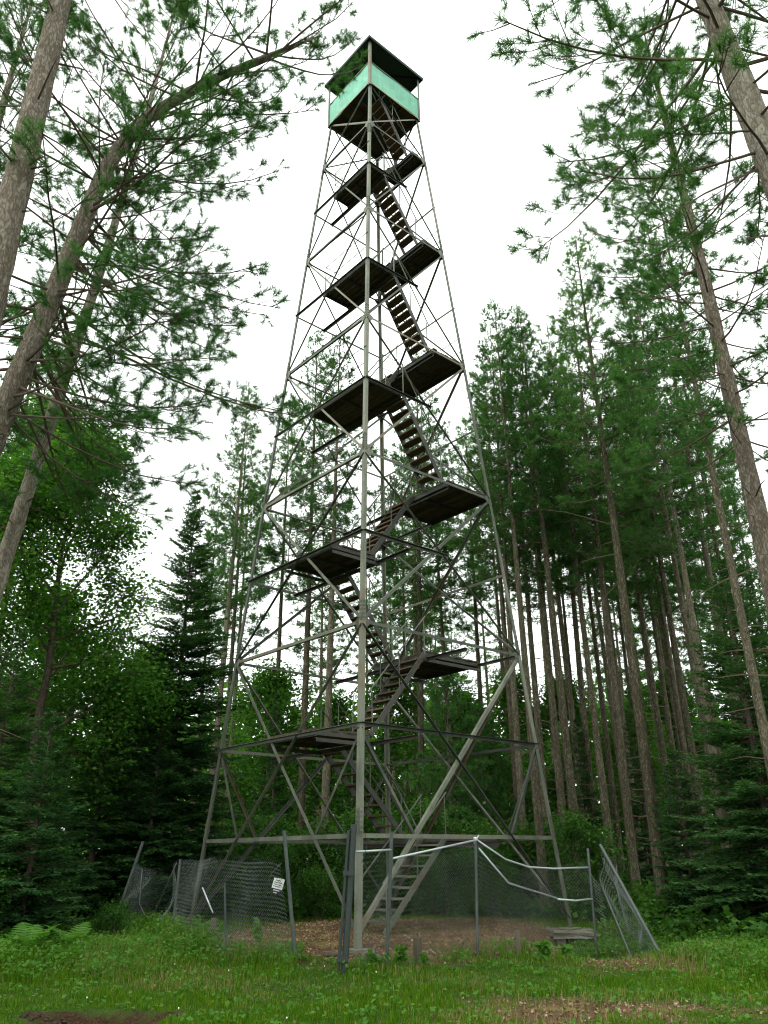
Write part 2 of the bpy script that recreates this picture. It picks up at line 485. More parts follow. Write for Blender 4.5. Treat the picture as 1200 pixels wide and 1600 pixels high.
def node(c, z):
    h = side(z) / 2
    return tp(CORN[c][0] * h, CORN[c][1] * h, z)


tower = empty('fire_tower', tuple(TC), 'tall weathered steel lattice fire lookout tower with stairs and green cab', 'lookout tower')
TL = TC.copy()


def tpart(name, acc, mat, parent=None, smooth=False):
    """mesh part of the tower, given in world coordinates"""
    V = np.concatenate(acc.v) - TL
    me = tri_mesh(name, V, np.concatenate(acc.t), smooth)
    return link(name, me, mat, parent or tower)


def angle_iron(acc, p, q, inward, s=0.07, t=0.008, flip=1, off=0.0):
    p = np.asarray(p, float); q = np.asarray(q, float)
    d = unit(q - p); e = np.asarray(inward, float); e = unit(e - d * (e @ d))
    u = np.cross(d, e) * flip
    p = p + e * off; q = q + e * off
    poly = [(0, 0), (s, 0), (s, t), (t, t), (t, s), (0, s)]
    poly = [(x - s / 2, y) for x, y in poly]
    return acc.prism(p, q, u, e, poly)


# legs with splice plates
for c in 'NRKL':
    sx, sy = CORN[c]
    A = Acc()
    for z0, z1, s in ((0.08, 6.5, 0.108), (6.5, 15.2, 0.094), (15.2, 25.5, 0.084)):
        p, q = node(c, z0), node(c, z1)
        A.prism(p, q, -e1 * sx, -e2 * sy, [(0, 0), (s, 0), (s, .011), (.011, .011), (.011, s), (0, s)])
    leg = tpart('leg', A, M['steel'])
    for z in (2.2, 6.5, 10.9, 15.2, 19.6, 23.1):
        for u, v in ((-e1 * sx, -e2 * sy), (-e2 * sy, -e1 * sx)):
            B = Acc()
            p, q = node(c, z - 0.24) - v * 0.008, node(c, z + 0.24) - v * 0.008
            B.prism(p, q, u, v, [(0.012, 0), (.082, 0), (.082, .0079), (0.012, .0079)])
            for k in range(5):
                for w in (0.030, 0.064):
                    cpt = p + (q - p) * (0.12 + 0.19 * k) + u * w - v * 0.006
                    B.box(cpt, u * 0.011, EZ * 0.011, v * 0.006)
            tpart('splice_plate', B, M['steel'], leg)
    B = Acc()
    B.box(node(c, 0.09) - e1 * sx * .05 - e2 * sy * .05, e1 * .19, e2 * .19, EZ * .012)
    tpart('base_plate', B, M['steel'], leg)

FACES = [('N', 'R', e2), ('N', 'L', e1), ('R', 'K', -e1), ('L', 'K', -e2)]


def lerp(p, q, t):
    return p + (q - p) * t


def face_pt(c0, c1, z, t):
    return lerp(node(c0, z), node(c1, z), t)


for c0, c1, inn in FACES:
    fsg = 1 if np.cross(node(c1, 5) - node(c0, 5), -inn)[2] > 0 else -1
    # horizontal girts
    for k, z in enumerate(LZ):
        A = Acc()
        s = 0.082 if k == 0 else (0.072 if k < 5 else 0.058)
        p, q = node(c0, z), node(c1, z)
        if (c0, c1) == ('N', 'R') and k in (3, 5, 7, 9):
            q = lerp(p, q, 0.56)
        if k % 2:
            angle_iron(A, p, q, -inn, s, 0.009, -fsg, -0.012)      # flange turned outwards, shading its own web
        else:
            angle_iron(A, p, q, inn, s, 0.009, -1, 0.012)
        tpart('strut', A, M['brace' if k % 2 else 'steel'])  # odd levels take the darker copy, with shade painted in
        if k not in (0, 11) and k % 2 == 0:
            for cc, c2 in ((c0, c1), (c1, c0)):
                B = Acc()
                pt = node(cc, z); d = unit(node(c2, z) - pt)
                B.prism(pt + d * .01 + inn * .0115, pt + d * .01 + inn * .0045, d, EZ, [(0, -.16), (.10, -.16), (.22, -.03), (.22, .05), (.10, .17), (0, .17)][:4] + [(0, .17)])
                tpart('gusset_plate', B, M['steel'])
    # crossed diagonals
    zb = 0.28
    for lo, hi, s in ((zb, LZ[2], .078), (LZ[2], LZ[4], .068), (LZ[4], LZ[6], .058), (LZ[6], LZ[8], .050), (LZ[8], LZ[10], .046), (LZ[10], LZ[11], .044)):
        for j, (ca, cb) in enumerate(((c0, c1), (c1, c0))):
            A = Acc()
            p, q = node(ca, lo), node(cb, hi)
            d = unit(q - p)
            if j == 0 or c0 != 'N':
                angle_iron(A, p + d * .05, q - d * .05, inn, s, 0.008, 1 if j else -1, 0.022 + 0.012 * j)
            else:                                                   # the one that falls away from the near leg has its flange outwards and low
                sg2 = 1 if np.cross(d, -inn)[2] > 0 else -1
                angle_iron(A, p + d * .05, q - d * .05, -inn, s, 0.008, sg2, -0.040)
            tpart('diagonal_brace', A, M['steel' if (j == 0 and c0 == 'N') else 'brace'])  # diagonals rising from the near leg stay light, others have shade in colour
    # knee braces of the lowest storey: from the first level down to where the diagonals cross the bottom girt
    t_c = (LZ[0] - zb) / (LZ[2] - zb)
    for ca, cb in ((c0, c1), (c1, c0)):
        A = Acc()
        q = lerp(node(ca, zb), node(cb, LZ[2]), t_c)
        angle_iron(A, node(ca, LZ[1]) - EZ * .05, q + EZ * .02, inn, 0.06, 0.007, 1, 0.040)
        tpart('knee_brace', A, M['brace'])

# landings: (level, at the near side or the right side, b range, width along e1)
LAND = {0: ('R', -1.2, 0.8, 2.0), 1: ('N', -1.2, 0.72, 1.55), 2: ('R', -1.2, 0.85, 1.95), 3: ('N', -1.2, 0.7, 1.4),
        4: ('R', None, 0.05, 1.65), 5: ('N', None, 0.35, 1.25), 6: ('R', None, 0.35, 1.30), 7: ('N', None, 0.35, 0.98),
        8: ('R', None, 0.35, 0.90), 9: ('N', None, 0.42, 0.64), 10: ('R', None, 0.2, 0.60)}
EDGE = {}
for k, (sd_, b0, b1, w) in LAND.items():
    z = LZ[k] + 0.06
    h = side(z) / 2 - 0.02
    if b0 is None: b0 = -h
    a0, a1 = (-h, -h + w) if sd_ == 'N' else (h - w, h)
    EDGE[k] = a1 if sd_ == 'N' else a0
    fr = Acc()
    for a in (a0 + 0.04, a1 - 0.04):
        fr.prism(tp(a, b0, z), tp(a, b1, z), e1, EZ, [(-.025, -.12), (.025, -.12), (.025, -.005), (-.025, -.005)])
    for b in (b0 + .03, (b0 + b1) / 2, b1 - .03):
        fr.prism(tp(a0 + .07, b, z), tp(a1 - .07, b, z), e2, EZ, [(-.02, -.10), (.02, -.10), (.02, -.006), (-.02, -.006)])
    land = tpart('landing', fr, M['steel_dark'])
    # beams that carry the landing across the tower
    for a in ((a0 + a1) / 2 * 0 + (a1 if sd_ == 'N' else a0),):
        B = Acc()
        hb = side(z) / 2 - .03
        angle_iron(B, tp(a, -hb, z - .14), tp(a, hb, z - .14), -EZ, .08, .008)
        tpart('cross_beam', B, M['steel_dark'])
    if b0 > -h + 0.3:
        for b in (b0, b1):
            B = Acc(); hb = side(z) / 2 - .03
            p0 = tp(-hb, b, z - .16); p1 = tp(hb, b, z - .16)
            if sd_ == 'N': p1 = tp(a1 + .1, b, z - .16)
            else: p0 = tp(a0 - .1, b, z - .16)
            angle_iron(B, p0, p1, -EZ, .08, .008)
            tpart('cross_beam', B, M['steel_dark'])
    npl = max(4, int(round(w / 0.155)))
    pw = w / npl
    for i in range(npl):
        B = Acc()
        a = a0 + pw * (i + .5)
        j0, j1 = rng.uniform(-.02, .02, 2)
        B.box(tp(a, (b0 + b1) / 2 + j0, z + .02 + rng.uniform(-.004, .004)), e1 * (pw / 2 - .007), e2 * ((b1 - b0) / 2 + j1), EZ * .02)
        tpart('plank', B, M['plank'], land)
    # light guard rail along the outer edges
    rl = Acc()
    o = a0 if sd_ == 'N' else a1
    inn_ = 0.05 if sd_ == 'N' else -0.05
    pts = [tp(a1 if sd_ == 'N' else a0, b1 - .02, z), tp(o + inn_, b1 - .02, z), tp(o + inn_, b0 + .04, z)]
    for hh in (0.5, 1.0):
        for p, q in zip(pts[:-1], pts[1:]):
            rl.tube([p + EZ * hh, q + EZ * hh], .010, 5)
    for p in pts[:2]:
        rl.tube([p, p + EZ * 1.0], .015, 5)
    if k >= 3: tpart('guard_rail', rl, M['steel_dark'], land)

# stair flights: (from level, to level, b centre, width)
FL = [(-1, 0, -1.02, .78), (0, 1, 0.42, .66), (1, 2, -0.85, .66), (2, 3, 0.38, .66), (3, 4, -0.55, .66), (4, 5, -1.72, .66),
      (5, 6, -0.05, .64), (6, 7, -1.38, .62), (7, 8, 0.0, .60), (8, 9, -1.02, .56), (9, 10, -0.12, .50), (10, 11, -0.72, .48)]
for lo, hi, bc, w in FL:
    zhi = LZ[hi] + 0.08 if hi < 11 else LZ[11] - .02
    if lo < 0:
        zlo, alo = 0.10, -1.02
    else:
        zlo, alo = LZ[lo] + 0.08, EDGE[lo]
    if hi < 11:
        ahi = EDGE[hi]
    else:
        ahi = -0.62
    P, Q = tp(alo, bc, zlo), tp(ahi, bc, zhi)
    sgn = 1 if ahi > alo else -1
    nrm = unit(np.cross(Q - P, e2)); nrm = nrm if nrm[2] > 0 else -nrm
    fl = Acc()
    for s in (-1, 1):
        fl.prism(P + e2 * s * w / 2, Q + e2 * s * w / 2, e2 * s, nrm, [(0, -.065), (.025, -.065), (.025, .065), (0, .065)])
    flight = tpart('stair_flight', fl, M['brace'] if lo < 0 else M['steel_dark'])
    n = max(6, int(round((zhi - zlo) / 0.225)))
    for i in range(1, n):
        B = Acc()
        c = lerp(P, Q, i / n)
        B.box(c, e1 * .125, e2 * (w / 2 - .002), EZ * .019)
        tpart('tread', B, M['steel'] if lo < 0 else M['tread'], flight)
    hr = Acc()
    for s in (-1, 1):
        o = e2 * s * (w / 2 + .02)
        hr.tube([P + o + EZ * .95 - e1 * sgn * .05, Q + o + EZ * .92], .017, 6)
        for t in (0.03, 0.5, 0.97):
            b_ = lerp(P, Q, t) + o
            hr.tube([b_, b_ + EZ * .93], .015, 5)
    tpart('handrail', hr, M['steel'], flight)

# cab
ZC = LZ[11] + 0.03
HC = side(LZ[11]) / 2 + 0.03
cabA = Acc()
for a in (-HC + .04, -.4, .35, HC - .04):
    cabA.prism(tp(a, -HC, ZC - .05), tp(a, HC, ZC - .05), e1, EZ, [(-.025, -.05), (.025, -.05), (.025, .045), (-.025, .045)])
cab = tpart('cab', cabA, M['steel_dark'])
nfl = 14
pw = 2 * HC / nfl
for i in range(nfl):
    b = -HC + pw * (i + .5)
    segs = [(-HC, HC)]
    if abs(b + .72) < .33: segs = [(-HC, -0.95), (0.05, HC)]      # stair hatch
    for s0, s1 in segs:
        B = Acc()
        B.box(tp((s0 + s1) / 2, b, ZC + .02), e1 * ((s1 - s0) / 2), e2 * (pw / 2 - .003), EZ * .02)
        tpart('floor_plank', B, M['plank'], cab)
for c0, c1, inn in FACES:
    ca, cb = CORN[c0], CORN[c1]
    nx_, nz_ = 13, 5
    p0 = tp(ca[0] * HC, ca[1] * HC, 0); p1 = tp(cb[0] * HC, cb[1] * HC, 0)
    Vv = []
    rg = np.random.default_rng(abs(hash(c0 + c1)) % 100 if False else (ord(c0) * 7 + ord(c1)))
    for side_ in (0, 1):
        for j in range(nz_):
            for i in range(nx_):
                t = i / (nx_ - 1)
                bow = 0.016 * math.sin(math.pi * t) * math.sin(6 * t + j) + 0.006 * rg.standard_normal() * (0 < i < nx_ - 1)
                zz = LZ[11] - .06 + (1.02) * j / (nz_ - 1)
                if j == 0: zz += 0.012 * math.sin(9 * t)
                Vv.append(lerp(p0, p1, t) - inn * (0.02 + bow - 0.004 * side_) + EZ * zz)
    T = []
    N1 = nx_ * nz_
    for j in range(nz_ - 1):
        for i in range(nx_ - 1):
            q = [j * nx_ + i, j * nx_ + i + 1, (j + 1) * nx_ + i + 1, (j + 1) * nx_ + i]
            T += [[q[0], q[1], q[2]], [q[0], q[2], q[3]], [N1 + q[0], N1 + q[2], N1 + q[1]], [N1 + q[0], N1 + q[3], N1 + q[2]]]
    B = Acc(); B.add(Vv, T)
    pan = tpart('wall_panel', B, M['mint'], cab)
    B = Acc()
    B.prism(p0 + EZ * (LZ[11] - .075) - inn * .024, p1 + EZ * (LZ[11] - .075) - inn * .024, -inn, EZ, [(0, 0), (.012, 0), (.012, .045), (0, .045)])
    tpart('bottom_trim', B, M['rust'], pan)
    B = Acc()
    B.prism(p0 + EZ * (LZ[11] + .94) - inn * .012, p1 + EZ * (LZ[11] + .94) - inn * .012, -inn, EZ, [(-.03, 0), (.028, 0), (.028, .035), (-.03, .035)])
    tpart('top_rail', B, M['steel'], pan)
for c in 'NRKL':
    sx, sy = CORN[c]
    B = Acc()
    p, q = tp(sx * (HC + .036), sy * (HC + .036), LZ[11] - .12), tp(sx * (HC + .036), sy * (HC + .036), LZ[11] + 2.03)
    B.prism(p, q, -e1 * sx, -e2 * sy, [(0, 0), (.085, 0), (.085, .008), (.008, .008), (.008, .085), (0, .085)])
    tpart('corner_post', B, M['steel'], cab)
# roof: low pyramid with a folded edge and rafters
RO = HC + 0.15
zr = LZ[11] + 2.02
cs = [tp(sx * RO, sy * RO, zr) for sx, sy in ((-1, -1), (1, -1), (1, 1), (-1, 1))]
B = Acc()
ap = tp(0, 0, zr + .42)
Vv = cs + [c + EZ * .035 for c in cs] + [ap, ap + EZ * .035]
T = []
for i in range(4):
    j = (i + 1) % 4
    T += [[j, i, 8], [4 + i, 4 + j, 9], [i, j, 4 + j], [i, 4 + j, 4 + i]]
B.add(Vv, T)
roof = tpart('roof', B, M['roof'], cab)
for i in range(4):
    B = Acc()
    p, q = cs[i], cs[(i + 1) % 4]
    inn = unit(TC + EZ * zr - (p + q) / 2)
    B.prism(p - EZ * .07, q - EZ * .07, inn, EZ, [(0.004, 0), (.03, 0), (.03, .075), (0.004, .075)])
    tpart('fascia', B, M['roof'], roof)
    B = Acc()
    B.prism(lerp(cs[i], ap, .05) - EZ * .02, lerp(cs[i], ap, .97) - EZ * .02, unit(np.cross(cs[i] - ap, EZ)), EZ, [(-.025, -.06), (.025, -.06), (.025, 0), (-.025, 0)])
    tpart('rafter', B, M['roof'], roof)

# concrete footings
FOOT = {'N': 'concrete footing under the nearest tower leg beside the gate post', 'R': 'undercut mossy concrete footing under the right tower leg',
        'K': 'concrete footing under the rear tower leg', 'L': 'concrete footing under the left tower leg behind chain link'}
for c in 'NRKL':
    sx, sy = CORN[c]
    ctr = node(c, 0) - e1 * sx * .05 - e2 * sy * .05
    if c == 'R':
        f = empty('concrete_footing', (ctr[0], ctr[1], 0.0), FOOT[c], 'footing', 'tower footings')
        def blk(name, c0, hx, hy, hz, seed):
            B = Acc(); rg = np.random.default_rng(seed)
            n = 5
            g = np.linspace(-1, 1, n)
            idx = {}
            Vl = []; Tl = []
            def vid(p):
                k = tuple(np.round(p, 4))
                if k not in idx:
                    idx[k] = len(Vl); Vl.append(np.array(c0) + np.array(p) * (hx, hy, hz) * (1 + 0.05 * rg.standard_normal(3)))
                return idx[k]
            for ax in range(3):
                for s in (-1, 1):
                    for i in range(n - 1):
                        for j in range(n - 1):
                            qd = []
                            for u, v in ((i, j), (i + 1, j), (i + 1, j + 1), (i, j + 1)):
                                p = [0, 0, 0]; p[ax] = s; p[(ax + 1) % 3] = g[u]; p[(ax + 2) % 3] = g[v]; qd.append(vid(p))
                            if s < 0: qd = qd[::-1]
                            Tl += [[qd[0], qd[1], qd[2]], [qd[0], qd[2], qd[3]]]
            B.add(Vl, Tl)
            return link(name, B.mesh(name), M['concrete'], f)
        blk('slab', (0, 0, 0.0), .47, .47, .075, 1)
        blk('pier', (-.30, -.30, -.24), .10, .11, .19, 2)
        blk('pier', (.12, -.08, -.24), .22, .20, .19, 3)
    else:
        B = Acc()
        hw = .30
        B.prism((ctr[0], ctr[1], -.3), (ctr[0], ctr[1], .075), V3(1, 0, 0), V3(0, 1, 0), [(-hw, -hw * .9), (-hw * .9, -hw), (hw * .9, -hw), (hw, -hw * .9), (hw, hw * .9), (hw * .9, hw), (-hw * .9, hw), (-hw, hw * .9)])
        me = tri_mesh('concrete_footing', np.concatenate(B.v) - V3(ctr[0], ctr[1], 0), np.concatenate(B.t))
        tag(link('concrete_footing', me, M['concrete'], None, (ctr[0], ctr[1], 0)), FOOT[c], 'footing', 'tower footings')


# ------------------------------------------------------------------ chain link fence
def chain_link(bot, top, sag=None, pitch=0.072, rows=23, r=0.0036, fold=0.0, seed=0):
    """woven wire between a bottom and a top polyline; sag(u, v) moves it off the plane"""
    A = Acc()
    bot = np.asarray(bot, float); top = np.asarray(top, float)
    def arc(P):
        d = np.r_[0, np.cumsum(np.linalg.norm(np.diff(P, axis=0), axis=1))]
        return d
    L = max(arc(bot)[-1], arc(top)[-1])
    nb = int(L / pitch)
    rg = np.random.default_rng(seed)
    v = np.linspace(0, 1, 2 * rows + 1)
    zig = ((np.arange(len(v)) % 2) - .5) * 1.0
    db, dt = arc(bot), arc(top)
    for i in range(nb):
        u = np.clip((i + .5 + zig * 1.02) / nb, 0, 1)
        Pb = np.stack([np.interp(u * db[-1], db, bot[:, k]) for k in range(3)], -1)
        Pt = np.stack([np.interp(u * dt[-1], dt, top[:, k]) for k in range(3)], -1)
        P = Pb + (Pt - Pb) * v[:, None]
        if sag is not None: P = P + sag(u, v)
        # loose ends stick up at the top
        P[-1] += (0, 0, 0.02 + .015 * rg.random())
        A.tube(P, r, 3, cap=False)
    return A


def pipe(acc, pts, r=.022, sides=8):
    return acc.tube(pts, r, sides)


def sagger(dx, dy, amp, f1=5.0, f2=3.0, ph=0.0, slump=0.0):
    def s(u, v):
        w = amp * np.sin(f1 * u + ph) * np.sin(np.pi * np.clip(v, 0, 1)) + amp * .5 * np.sin(f2 * 3 * u + 4 * v + ph)
        w = w * (0.25 + np.sin(np.pi * u))
        z = -slump * np.sin(np.pi * u) * v
        return np.stack([dx * w, dy * w, z], -1)
    return s


GZ = lambda x, y: float(ground_z(x, y))
lf = empty('chain_link_fence', (-1.44, 14.2, 0), 'sagging chain link fence left of the gate opening, holding the small sign', 'fence', 'chain link fence runs')
rf = empty('chain_link_fence', (-0.63, 13.4, 0), 'collapsed chain link fence right of the gate post with bent bright top rails', 'fence', 'chain link fence runs')


def fpart(name, acc, mat, parent, smooth=True):
    V = np.concatenate(acc.v) - np.array(parent.location)
    return link(name, tri_mesh(name, V, np.concatenate(acc.t), smooth), mat, parent)


def fpost(parent, p, q, r=.03, cap=True, bands=(), mat='galv'):
    A = Acc(); pipe(A, [p, q], r, 10)
    o = fpart('post', A, M[mat], parent, False)
    p = np.array(p, float); q = np.array(q, float)
    if cap:
        A = Acc(); d = unit(q - p)
        A.tube([q, q + d * .02, q + d * .045], [r * 1.15, r * 1.1, r * .35], 10)
        fpart('post_cap', A, M['galv'], o)
    for t in bands:
        A = Acc(); c = p + (q - p) * t; d = unit(q - p)
        A.tube([c - d * .018, c + d * .018], r * 1.28, 10)
        A.box(c + V3(r * 1.6, -.005, 0), V3(.02, 0, 0), V3(0, .012, 0), V3(0, 0, .014))
        fpart('tension_band', A, M['galv'], o)
    return o


# left run: gate side post -> leaning corner
P1b, P1t = V3(-1.44, 14.2, -.05), V3(-1.72, 14.2, 2.0)
P2b, P2t = V3(-4.37, 18.0, -.05), V3(-4.33, 18.0, 1.57)
P3b, P3t = V3(-6.05, 19.3, -.05), V3(-5.52, 19.3, 1.94)
fpost(lf, P1b, P1t, .032, True, (.35, .72))
o = fpost(lf, P2b, P2t, .028, False)
A = Acc(); pipe(A, [P2t, (-4.6, 18.0, 1.86)], .026); fpart('barb_arm', A, M['galv_bright'], o)
fpost(lf, P3b, P3t, .034, True, (.8,))
fpost(lf, (-2.9, 16.1, -.05), (-3.0, 16.05, 1.15), .02, False)
A = chain_link([(-1.52, 14.24, .03), (-2.4, 15.3, .05), (-3.3, 16.5, .05), (-4.37, 18.02, .06)],
               [(-1.76, 14.24, 1.50), (-1.95, 14.5, 1.56), (-2.6, 15.4, 1.55), (-3.1, 16.2, 1.60), (-3.7, 17.1, 1.52), (-4.36, 18.02, 1.55)], sagger(.8, .6, .10, 6, 4), seed=1)
fpart('wire_mesh', A, M['wire'], lf)
A = chain_link([(-4.37, 18.02, .06), (-4.9, 18.5, .10), (-5.5, 18.95, .12), (-6.0, 19.28, .10)],
               [(-4.36, 18.02, 1.55), (-4.7, 18.45, 1.46), (-5.1, 18.85, 1.34), (-5.60, 19.26, 1.46)], sagger(.8, .6, .26, 5, 4, .6, .22), seed=2)
fpart('wire_mesh', A, M['wire'], lf)
A = chain_link([(-6.0, 19.28, .12), (-5.8, 21.5, .1), (-5.4, 24, .1)], [(-5.6, 19.28, 1.45), (-5.5, 21.5, 1.2), (-5.2, 24, 1.4)], sagger(1, .2, .1), seed=3)
fpart('wire_mesh', A, M['wire'], lf)
A = Acc(); pipe(A, [(-5.36, 18.9, 1.38), (-5.33, 18.8, 1.1), (-5.30, 18.75, .7), (-5.1, 18.6, .45), (-4.85, 18.4, .6), (-4.55, 18.15, 1.2), (-4.4, 18.0, 1.5)], .014, 6)
fpart('tension_wire', A, M['galv'], lf)
A = Acc(); pipe(A, [(-3.65, 17.2, 1.05), (-3.35, 16.9, .62)], .016, 6); fpart('loose_rail', A, M['galv_bright'], lf)
A = Acc(); pipe(A, [(-1.78, 14.5, 1.50), (-1.95, 14.62, 1.35), (-2.12, 14.8, .95)], .008, 5); fpart('tension_wire', A, M['galv'], lf)

# right run
gp = fpost(rf, (-.65, 13.4, -.05), (-.52, 13.4, 2.06), .052, True, (.12, .70, .92), 'post_dark')
A = Acc(); pipe(A, [(-.735, 13.38, .05), (-.60, 13.38, 1.98)], .024); 
for t in (.10, .68):
    c = lerp(V3(-.69, 13.375, 0), V3(-.555, 13.375, 2.0), t); A.box(c, V3(.085, 0, 0), V3(0, .055, 0), V3(0, 0, .035))
fpart('gate_upright', A, M['post_dark'], rf, False)
fpost(rf, (-.03, 14.0, -.05), (.08, 14.0, 1.96), .030, True, (.2, .83))
fpost(rf, (1.53, 15.4, -.08), (1.60, 15.4, 1.84), .026, False)
fpost(rf, (4.06, 17.5, -.45), (4.10, 17.5, 1.71), .026, False)
fpost(rf, (5.10, 16.25, -.45), (4.36, 17.5, 1.77), .034, True)
fpost(rf, (4.62, 16.9, -.35), (4.30, 17.45, 1.0), .022, False)
for pts in ([(-.49, 13.5, 1.66), (.08, 14.0, 1.69)], [(.10, 13.62, 1.56), (1.63, 15.37, 1.85)],
            [(1.62, 15.4, 1.85), (2.2, 16.0, 1.52), (2.7, 16.5, 1.38), (3.27, 17.0, 1.34), (4.06, 17.48, 1.35)],
            [(1.65, 15.42, 1.71), (2.23, 16.02, 1.12), (3.28, 17.0, 0.82)],
            [(3.3, 17.0, .80), (3.7, 17.25, .76), (4.08, 17.48, 0.78)]):
    A = Acc(); pipe(A, pts, .017, 8); fpart('top_rail', A, M['galv_bright'], rf)
A = Acc(); A.tube([(1.56, 15.38, 1.78), (1.66, 15.36, 1.93)], .012, 6); A.box((1.6, 15.4, 1.87), V3(.035, 0, 0), V3(0, .035, 0), V3(0, 0, .03)); fpart('rail_clamp', A, M['galv_bright'], rf)
A = chain_link([(-.55, 13.45, .03), (-.03, 13.98, .05)], [(-.48, 13.5, 1.62), (.06, 13.98, 1.66)], sagger(.7, -.7, .02), seed=5)
fpart('wire_mesh', A, M['wire'], rf)
A = chain_link([(-.02, 14.0, .04), (.8, 14.75, .02), (1.53, 15.4, 0)], [(.06, 14.0, 1.5), (.5, 14.4, 1.62), (1.1, 15.0, 1.72), (1.60, 15.4, 1.80)], sagger(.7, -.7, .05, 4, 3, .4), seed=6)
fpart('wire_mesh', A, M['wire'], rf)
A = chain_link([(1.53, 15.4, 0), (2.3, 16.1, -.1), (3.2, 16.85, -.22), (4.06, 17.5, -.25)],
               [(1.60, 15.4, 1.78), (2.2, 16.02, 1.52), (2.7, 16.5, 1.42), (3.27, 17.0, 1.42), (3.7, 17.28, 1.44), (4.08, 17.5, 1.42)], sagger(.7, -.7, .11, 5, 3, .9, .08), seed=7)
fpart('wire_mesh', A, M['wire'], rf)
A = chain_link([(4.06, 17.5, -.25), (4.5, 17.1, -.3), (5.08, 16.3, -.32)], [(4.10, 17.5, 1.25), (4.22, 17.5, 1.2), (4.38, 17.45, 1.6)], sagger(.6, .5, .16, 4, 3, 1.0, .25), seed=8)
fpart('wire_mesh', A, M['wire'], rf)
A = chain_link([(5.0, 16.45, -.2), (5.1, 17.6, -.15), (5.2, 19.2, -.05)], [(4.36, 17.45, 1.6), (4.8, 18.2, 1.1), (5.1, 19.2, 1.45)], sagger(1, .2, .18, 4, 3, .2, .3), seed=9)
fpart('wire_mesh', A, M['wire'], rf)
A = Acc(); pipe(A, [(-.44, 13.42, 1.98), (-.38, 13.5, 2.02), (-.34, 13.6, 1.9), (-.33, 13.6, 1.7), (-.40, 13.5, 1.5)], .005, 5); fpart('tension_wire', A, M['galv'], rf)

# the sign on the left run
sg = empty('warning_sign', (-1.81, 14.36, 1.16), 'small tilted white and black notice wired to the chain link left of the gate', 'sign')
sg.scale = (.9, .9, .9)
sg.rotation_euler = (R(6), R(14), R(20))
A = Acc(); A.box((0, 0, 0.035), V3(.10, 0, 0), V3(0, .003, 0), V3(0, 0, .085)); A.box((.03, 0, .125), V3(.06, 0, 0), V3(0, .003, 0), V3(0, 0, .006))
link('panel', A.mesh('panel'), M['sign_white'], sg)
A = Acc(); A.box((0, 0, -.10), V3(.10, 0, 0), V3(0, .003, 0), V3(0, 0, .0498))
link('lower_panel', A.mesh('lower_panel'), M['sign_black'], sg)


def print_line(z, x0, x1, h, mat, seed):
    """one line of small print, too small to read in the photograph: a row of letter-sized strokes"""
    rg = random.Random(seed); B = Acc(); x = x0
    while x < x1:
        w = rg.uniform(.007, .014)
        B.box((x + w / 2, -.0042, z + rg.uniform(-.001, .001)), V3(w / 2, 0, 0), V3(0, .0008, 0), V3(0, 0, h * rg.uniform(.6, 1.0) / 2))
        x += w + (.004 if rg.random() < .8 else .011)
    link('print_line', B.mesh('print_line'), mat, sg)


for q, (z, a, b, h) in enumerate(((.088, -.06, .03, .018), (.052, -.08, .055, .017), (.018, -.08, .06, .017), (-.014, -.08, .05, .017))):
    print_line(z, a, b, h, M['sign_black'], q)
print_line(-.078, -.055, .045, .022, M['sign_white'], 11)
print_line(-.118, -.04, .02, .024, M['sign_white'], 12)

# ------------------------------------------------------------------ wooden stub posts
for x, y, h, r, lab in ((-3.38, 17.2, .50, .065, 'grey wooden stub post in tall grass before the left chain link'),
                        (-3.95, 17.6, .50, .055, 'shorter wooden stub post half hidden in weeds at far left'),
                        (.47, 14.4, .38, .07, 'dark squat wooden stub post right of the gate post'),
                        (2.25, 15.5, .36, .055, 'small dark stub post between the middle fence post and the right footing')):
    B = Acc(); rg = np.random.default_rng(int(h * 1000))
    B.tube([(0, 0, -.15), (0, 0, h * .3), (.004, 0, h * .7), (.006, .004, h - .01), (.006, .004, h)], [r * 1.05, r, r * .97, r * .95, r * .82], 10, noise=.05, rg=rg)
    tag(link('stub_post', B.mesh('stub_post'), M['post_wood'], None, (x, y, GZ(x, y))), lab, 'post', 'wooden stub posts')
B = Acc(); B.box((0, 0, 0), V3(.16, .02, 0), V3(-.005, .06, 0), V3(0, 0, .02))
tag(link('loose_board', B.mesh('loose_board'), M['post_wood'], None, (-.95, 15.3, GZ(-.95, 15.3) + .05), (0, .08, .1)), 'short grey board lying on the bare dirt beside the gate post', 'board')
B = Acc(); rg = np.random.default_rng(4)
B.tube([(-.22, 0, 0), (-.1, .01, .03), (.08, 0, .035), (.24, -.01, .0)], [.05, .085, .08, .04], 8, noise=.12, rg=rg)
tag(link('stone', B.mesh('stone', True), M['concrete'], None, (-.25, 14.3, GZ(-.25, 14.3) + .03)), 'low grey stone in weeds at the foot of the nearest leg', 'stone')


# ------------------------------------------------------------------ trees
def needles(P, Ax, rg, n=18, ln=0.13, w=0.008, spread=0.85, along=0.12):
    """tufts of needles at points P along directions Ax -> triangles"""
    m = len(P)
    Pn = np.repeat(P, n, 0); An = np.repeat(Ax, n, 0)
    rd = unit(rg.standard_normal((m * n, 3)))
    d = unit(An * 0.75 + rd * spread)
    base = Pn + An * (rg.random((m * n, 1)) - 0.4) * along
    L = ln * rg.uniform(0.7, 1.15, (m * n, 1)) * np.repeat(rg.uniform(.55, 1.2, (m, 1)), n, 0)
    s = unit(np.cross(d, unit(rg.standard_normal((m * n, 3))))) * w * 0.5
    V = np.stack([base - s, base + s, base + d * L], 1).reshape(-1, 3)
    return V, np.arange(len(V)).reshape(-1, 3)


